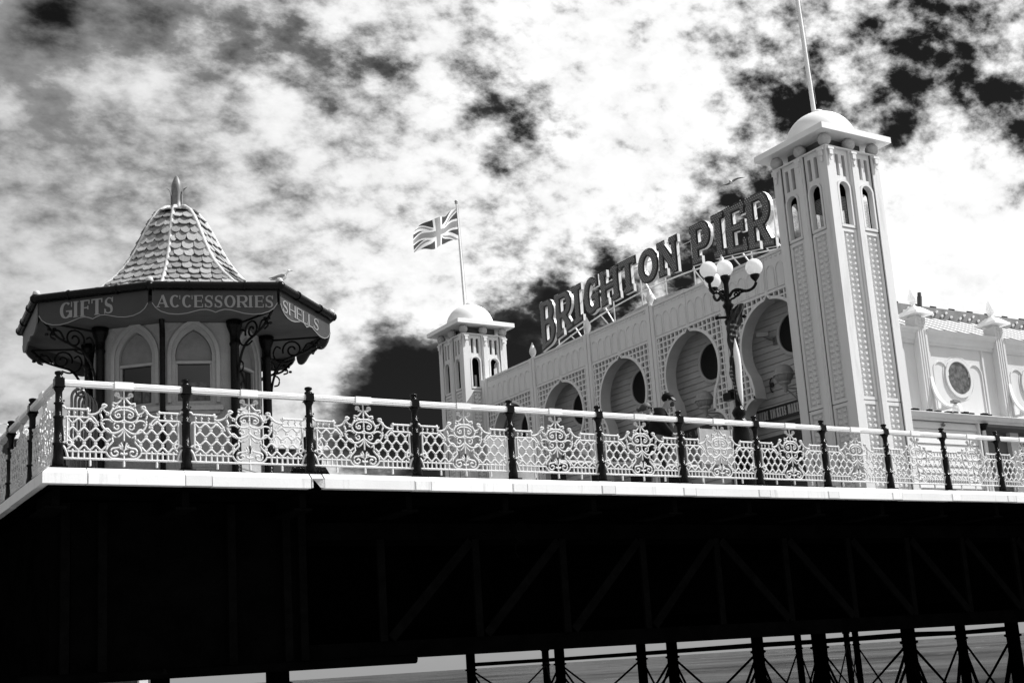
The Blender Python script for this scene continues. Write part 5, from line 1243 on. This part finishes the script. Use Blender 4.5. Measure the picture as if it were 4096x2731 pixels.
m_.tube([pc+s_*.05+Vector((0, 0, .10)), pc+f*.02+Vector((0, 0, .02)), pc+f*.02-Vector((0, 0, .10))], .016, 5).tube([pc-s_*.05+Vector((0, 0, .10)), pc+f*.02+Vector((0, 0, .02))], .022, 5); m_.build('collar', WHITE, m2)

# ================================================================== THINGS ON THE DECK
st = thing('market_stall', (3, 30, -.04), 'long low dark stall with white lacy cresting behind the kiosk', 'stall')
MB().box(-6, 12.9, 30, 34, -.04, 2.86).build('wall', mat('stall_dark', .03, .8, .4, 1.5), st)
MB().box(-6.1, 13.0, 29.85, 34, 2.87, 2.97).build('roof', WHITE, st)
m_ = MB()
for i in range(30):
    x_ = -5.7+i*.63; 
    for sg in (1, -1): m_.tube([(x_+sg*a, 29.9, 2.97+b_) for a, b_ in spiral(.14, .10, .015, .10, 0, 420, 14)], .012, 4)
    m_.tube([(x_+a, 29.9, 2.97+b_) for a, b_ in arc(0, .0, .29, .24, 0, 180, 10)], .012, 4)
m_.build('cresting', WHITE, st)
nb = [((15.90, 18.5), (16.70, 18.5), .66, 1.36, 'pale notice board standing in front of the second arch beside the lamp post', 'notice_board'), ((10.95, 18.3), (11.9, 18.3), .1, .95, 'pale board standing left of the two people behind the railing', 'notice_board')]
for a, b_, z0, z1, lab, nm in nb:
    t_ = thing(nm, (*a, -.04), lab, 'notice board', None)
    MB().box(a[0], b_[0], a[1], a[1]+.03, z0, z1).build('board', mat('notice_pale', .36, .5, .35, 2.2), t_)
    for x_ in (a[0]-.021, b_[0]+.001): MB().box(x_, x_+.02, a[1]-.01, a[1]+.04, -.04, z1+.02).build('stand_leg', STEELW, t_)
t_ = thing('bench', (13.2, 18.3, -.04), 'low bench with a white top slat behind the railing where the two people stand', 'bench')
for x_ in (12.5, 13.4, 14.3, 15.2): MB().box(x_-.03, x_+.03, 18.3, 18.7, -.04, .499).build('leg', BLACK, t_)
MB().box(12.3, 15.6, 18.25, 18.32, .55, .59).build('slat', WHITE, t_); MB().box(12.3, 15.6, 18.4, 18.8, .50, .54).build('seat', BLACK, t_)
t_ = thing('litter_bin', (7.12, 17.35, -.04), 'dark wedge shaped bin behind the railing post right of the kiosk', 'bin')
m_ = MB(); m_.add([(6.85, 17.2, -.04), (7.55, 17.2, -.04), (7.55, 17.6, -.04), (6.85, 17.6, -.04), (7.02, 17.3, .42), (7.32, 17.3, .42), (7.32, 17.5, .42), (7.02, 17.5, .42)], [(0, 3, 2, 1), (4, 5, 6, 7), (0, 1, 5, 4), (1, 2, 6, 5), (2, 3, 7, 6), (3, 0, 4, 7)]); m_.build('shell', BLACK, t_)
MB().ball((7.25, 17.4, .50), .13, 12, (1, 1, 1.2)).build('hood', BLACK, t_)
for i in range(4):
    x_ = 3.86+i*.085; y_ = 17.7+i*.16; t_ = thing('steel_hoop', (x_, y_, -.04), 'tall polished steel hoop, %s of the row behind the corner post' % ['leftmost', 'second', 'third', 'rightmost'][i], 'hoop', 'steel hoops behind the corner post')
    MB().tube([(x_, y_, -.04), (x_, y_, 1.12)]+[(x_+.0+.10-.10*cos(radians(a_))-.0, y_+.0, 1.12+.12*sin(radians(a_))) for a_ in range(15, 181, 15)]+[(x_+.2, y_, -.04)][:1], .02, 8).build('tube', CHROME, t_)
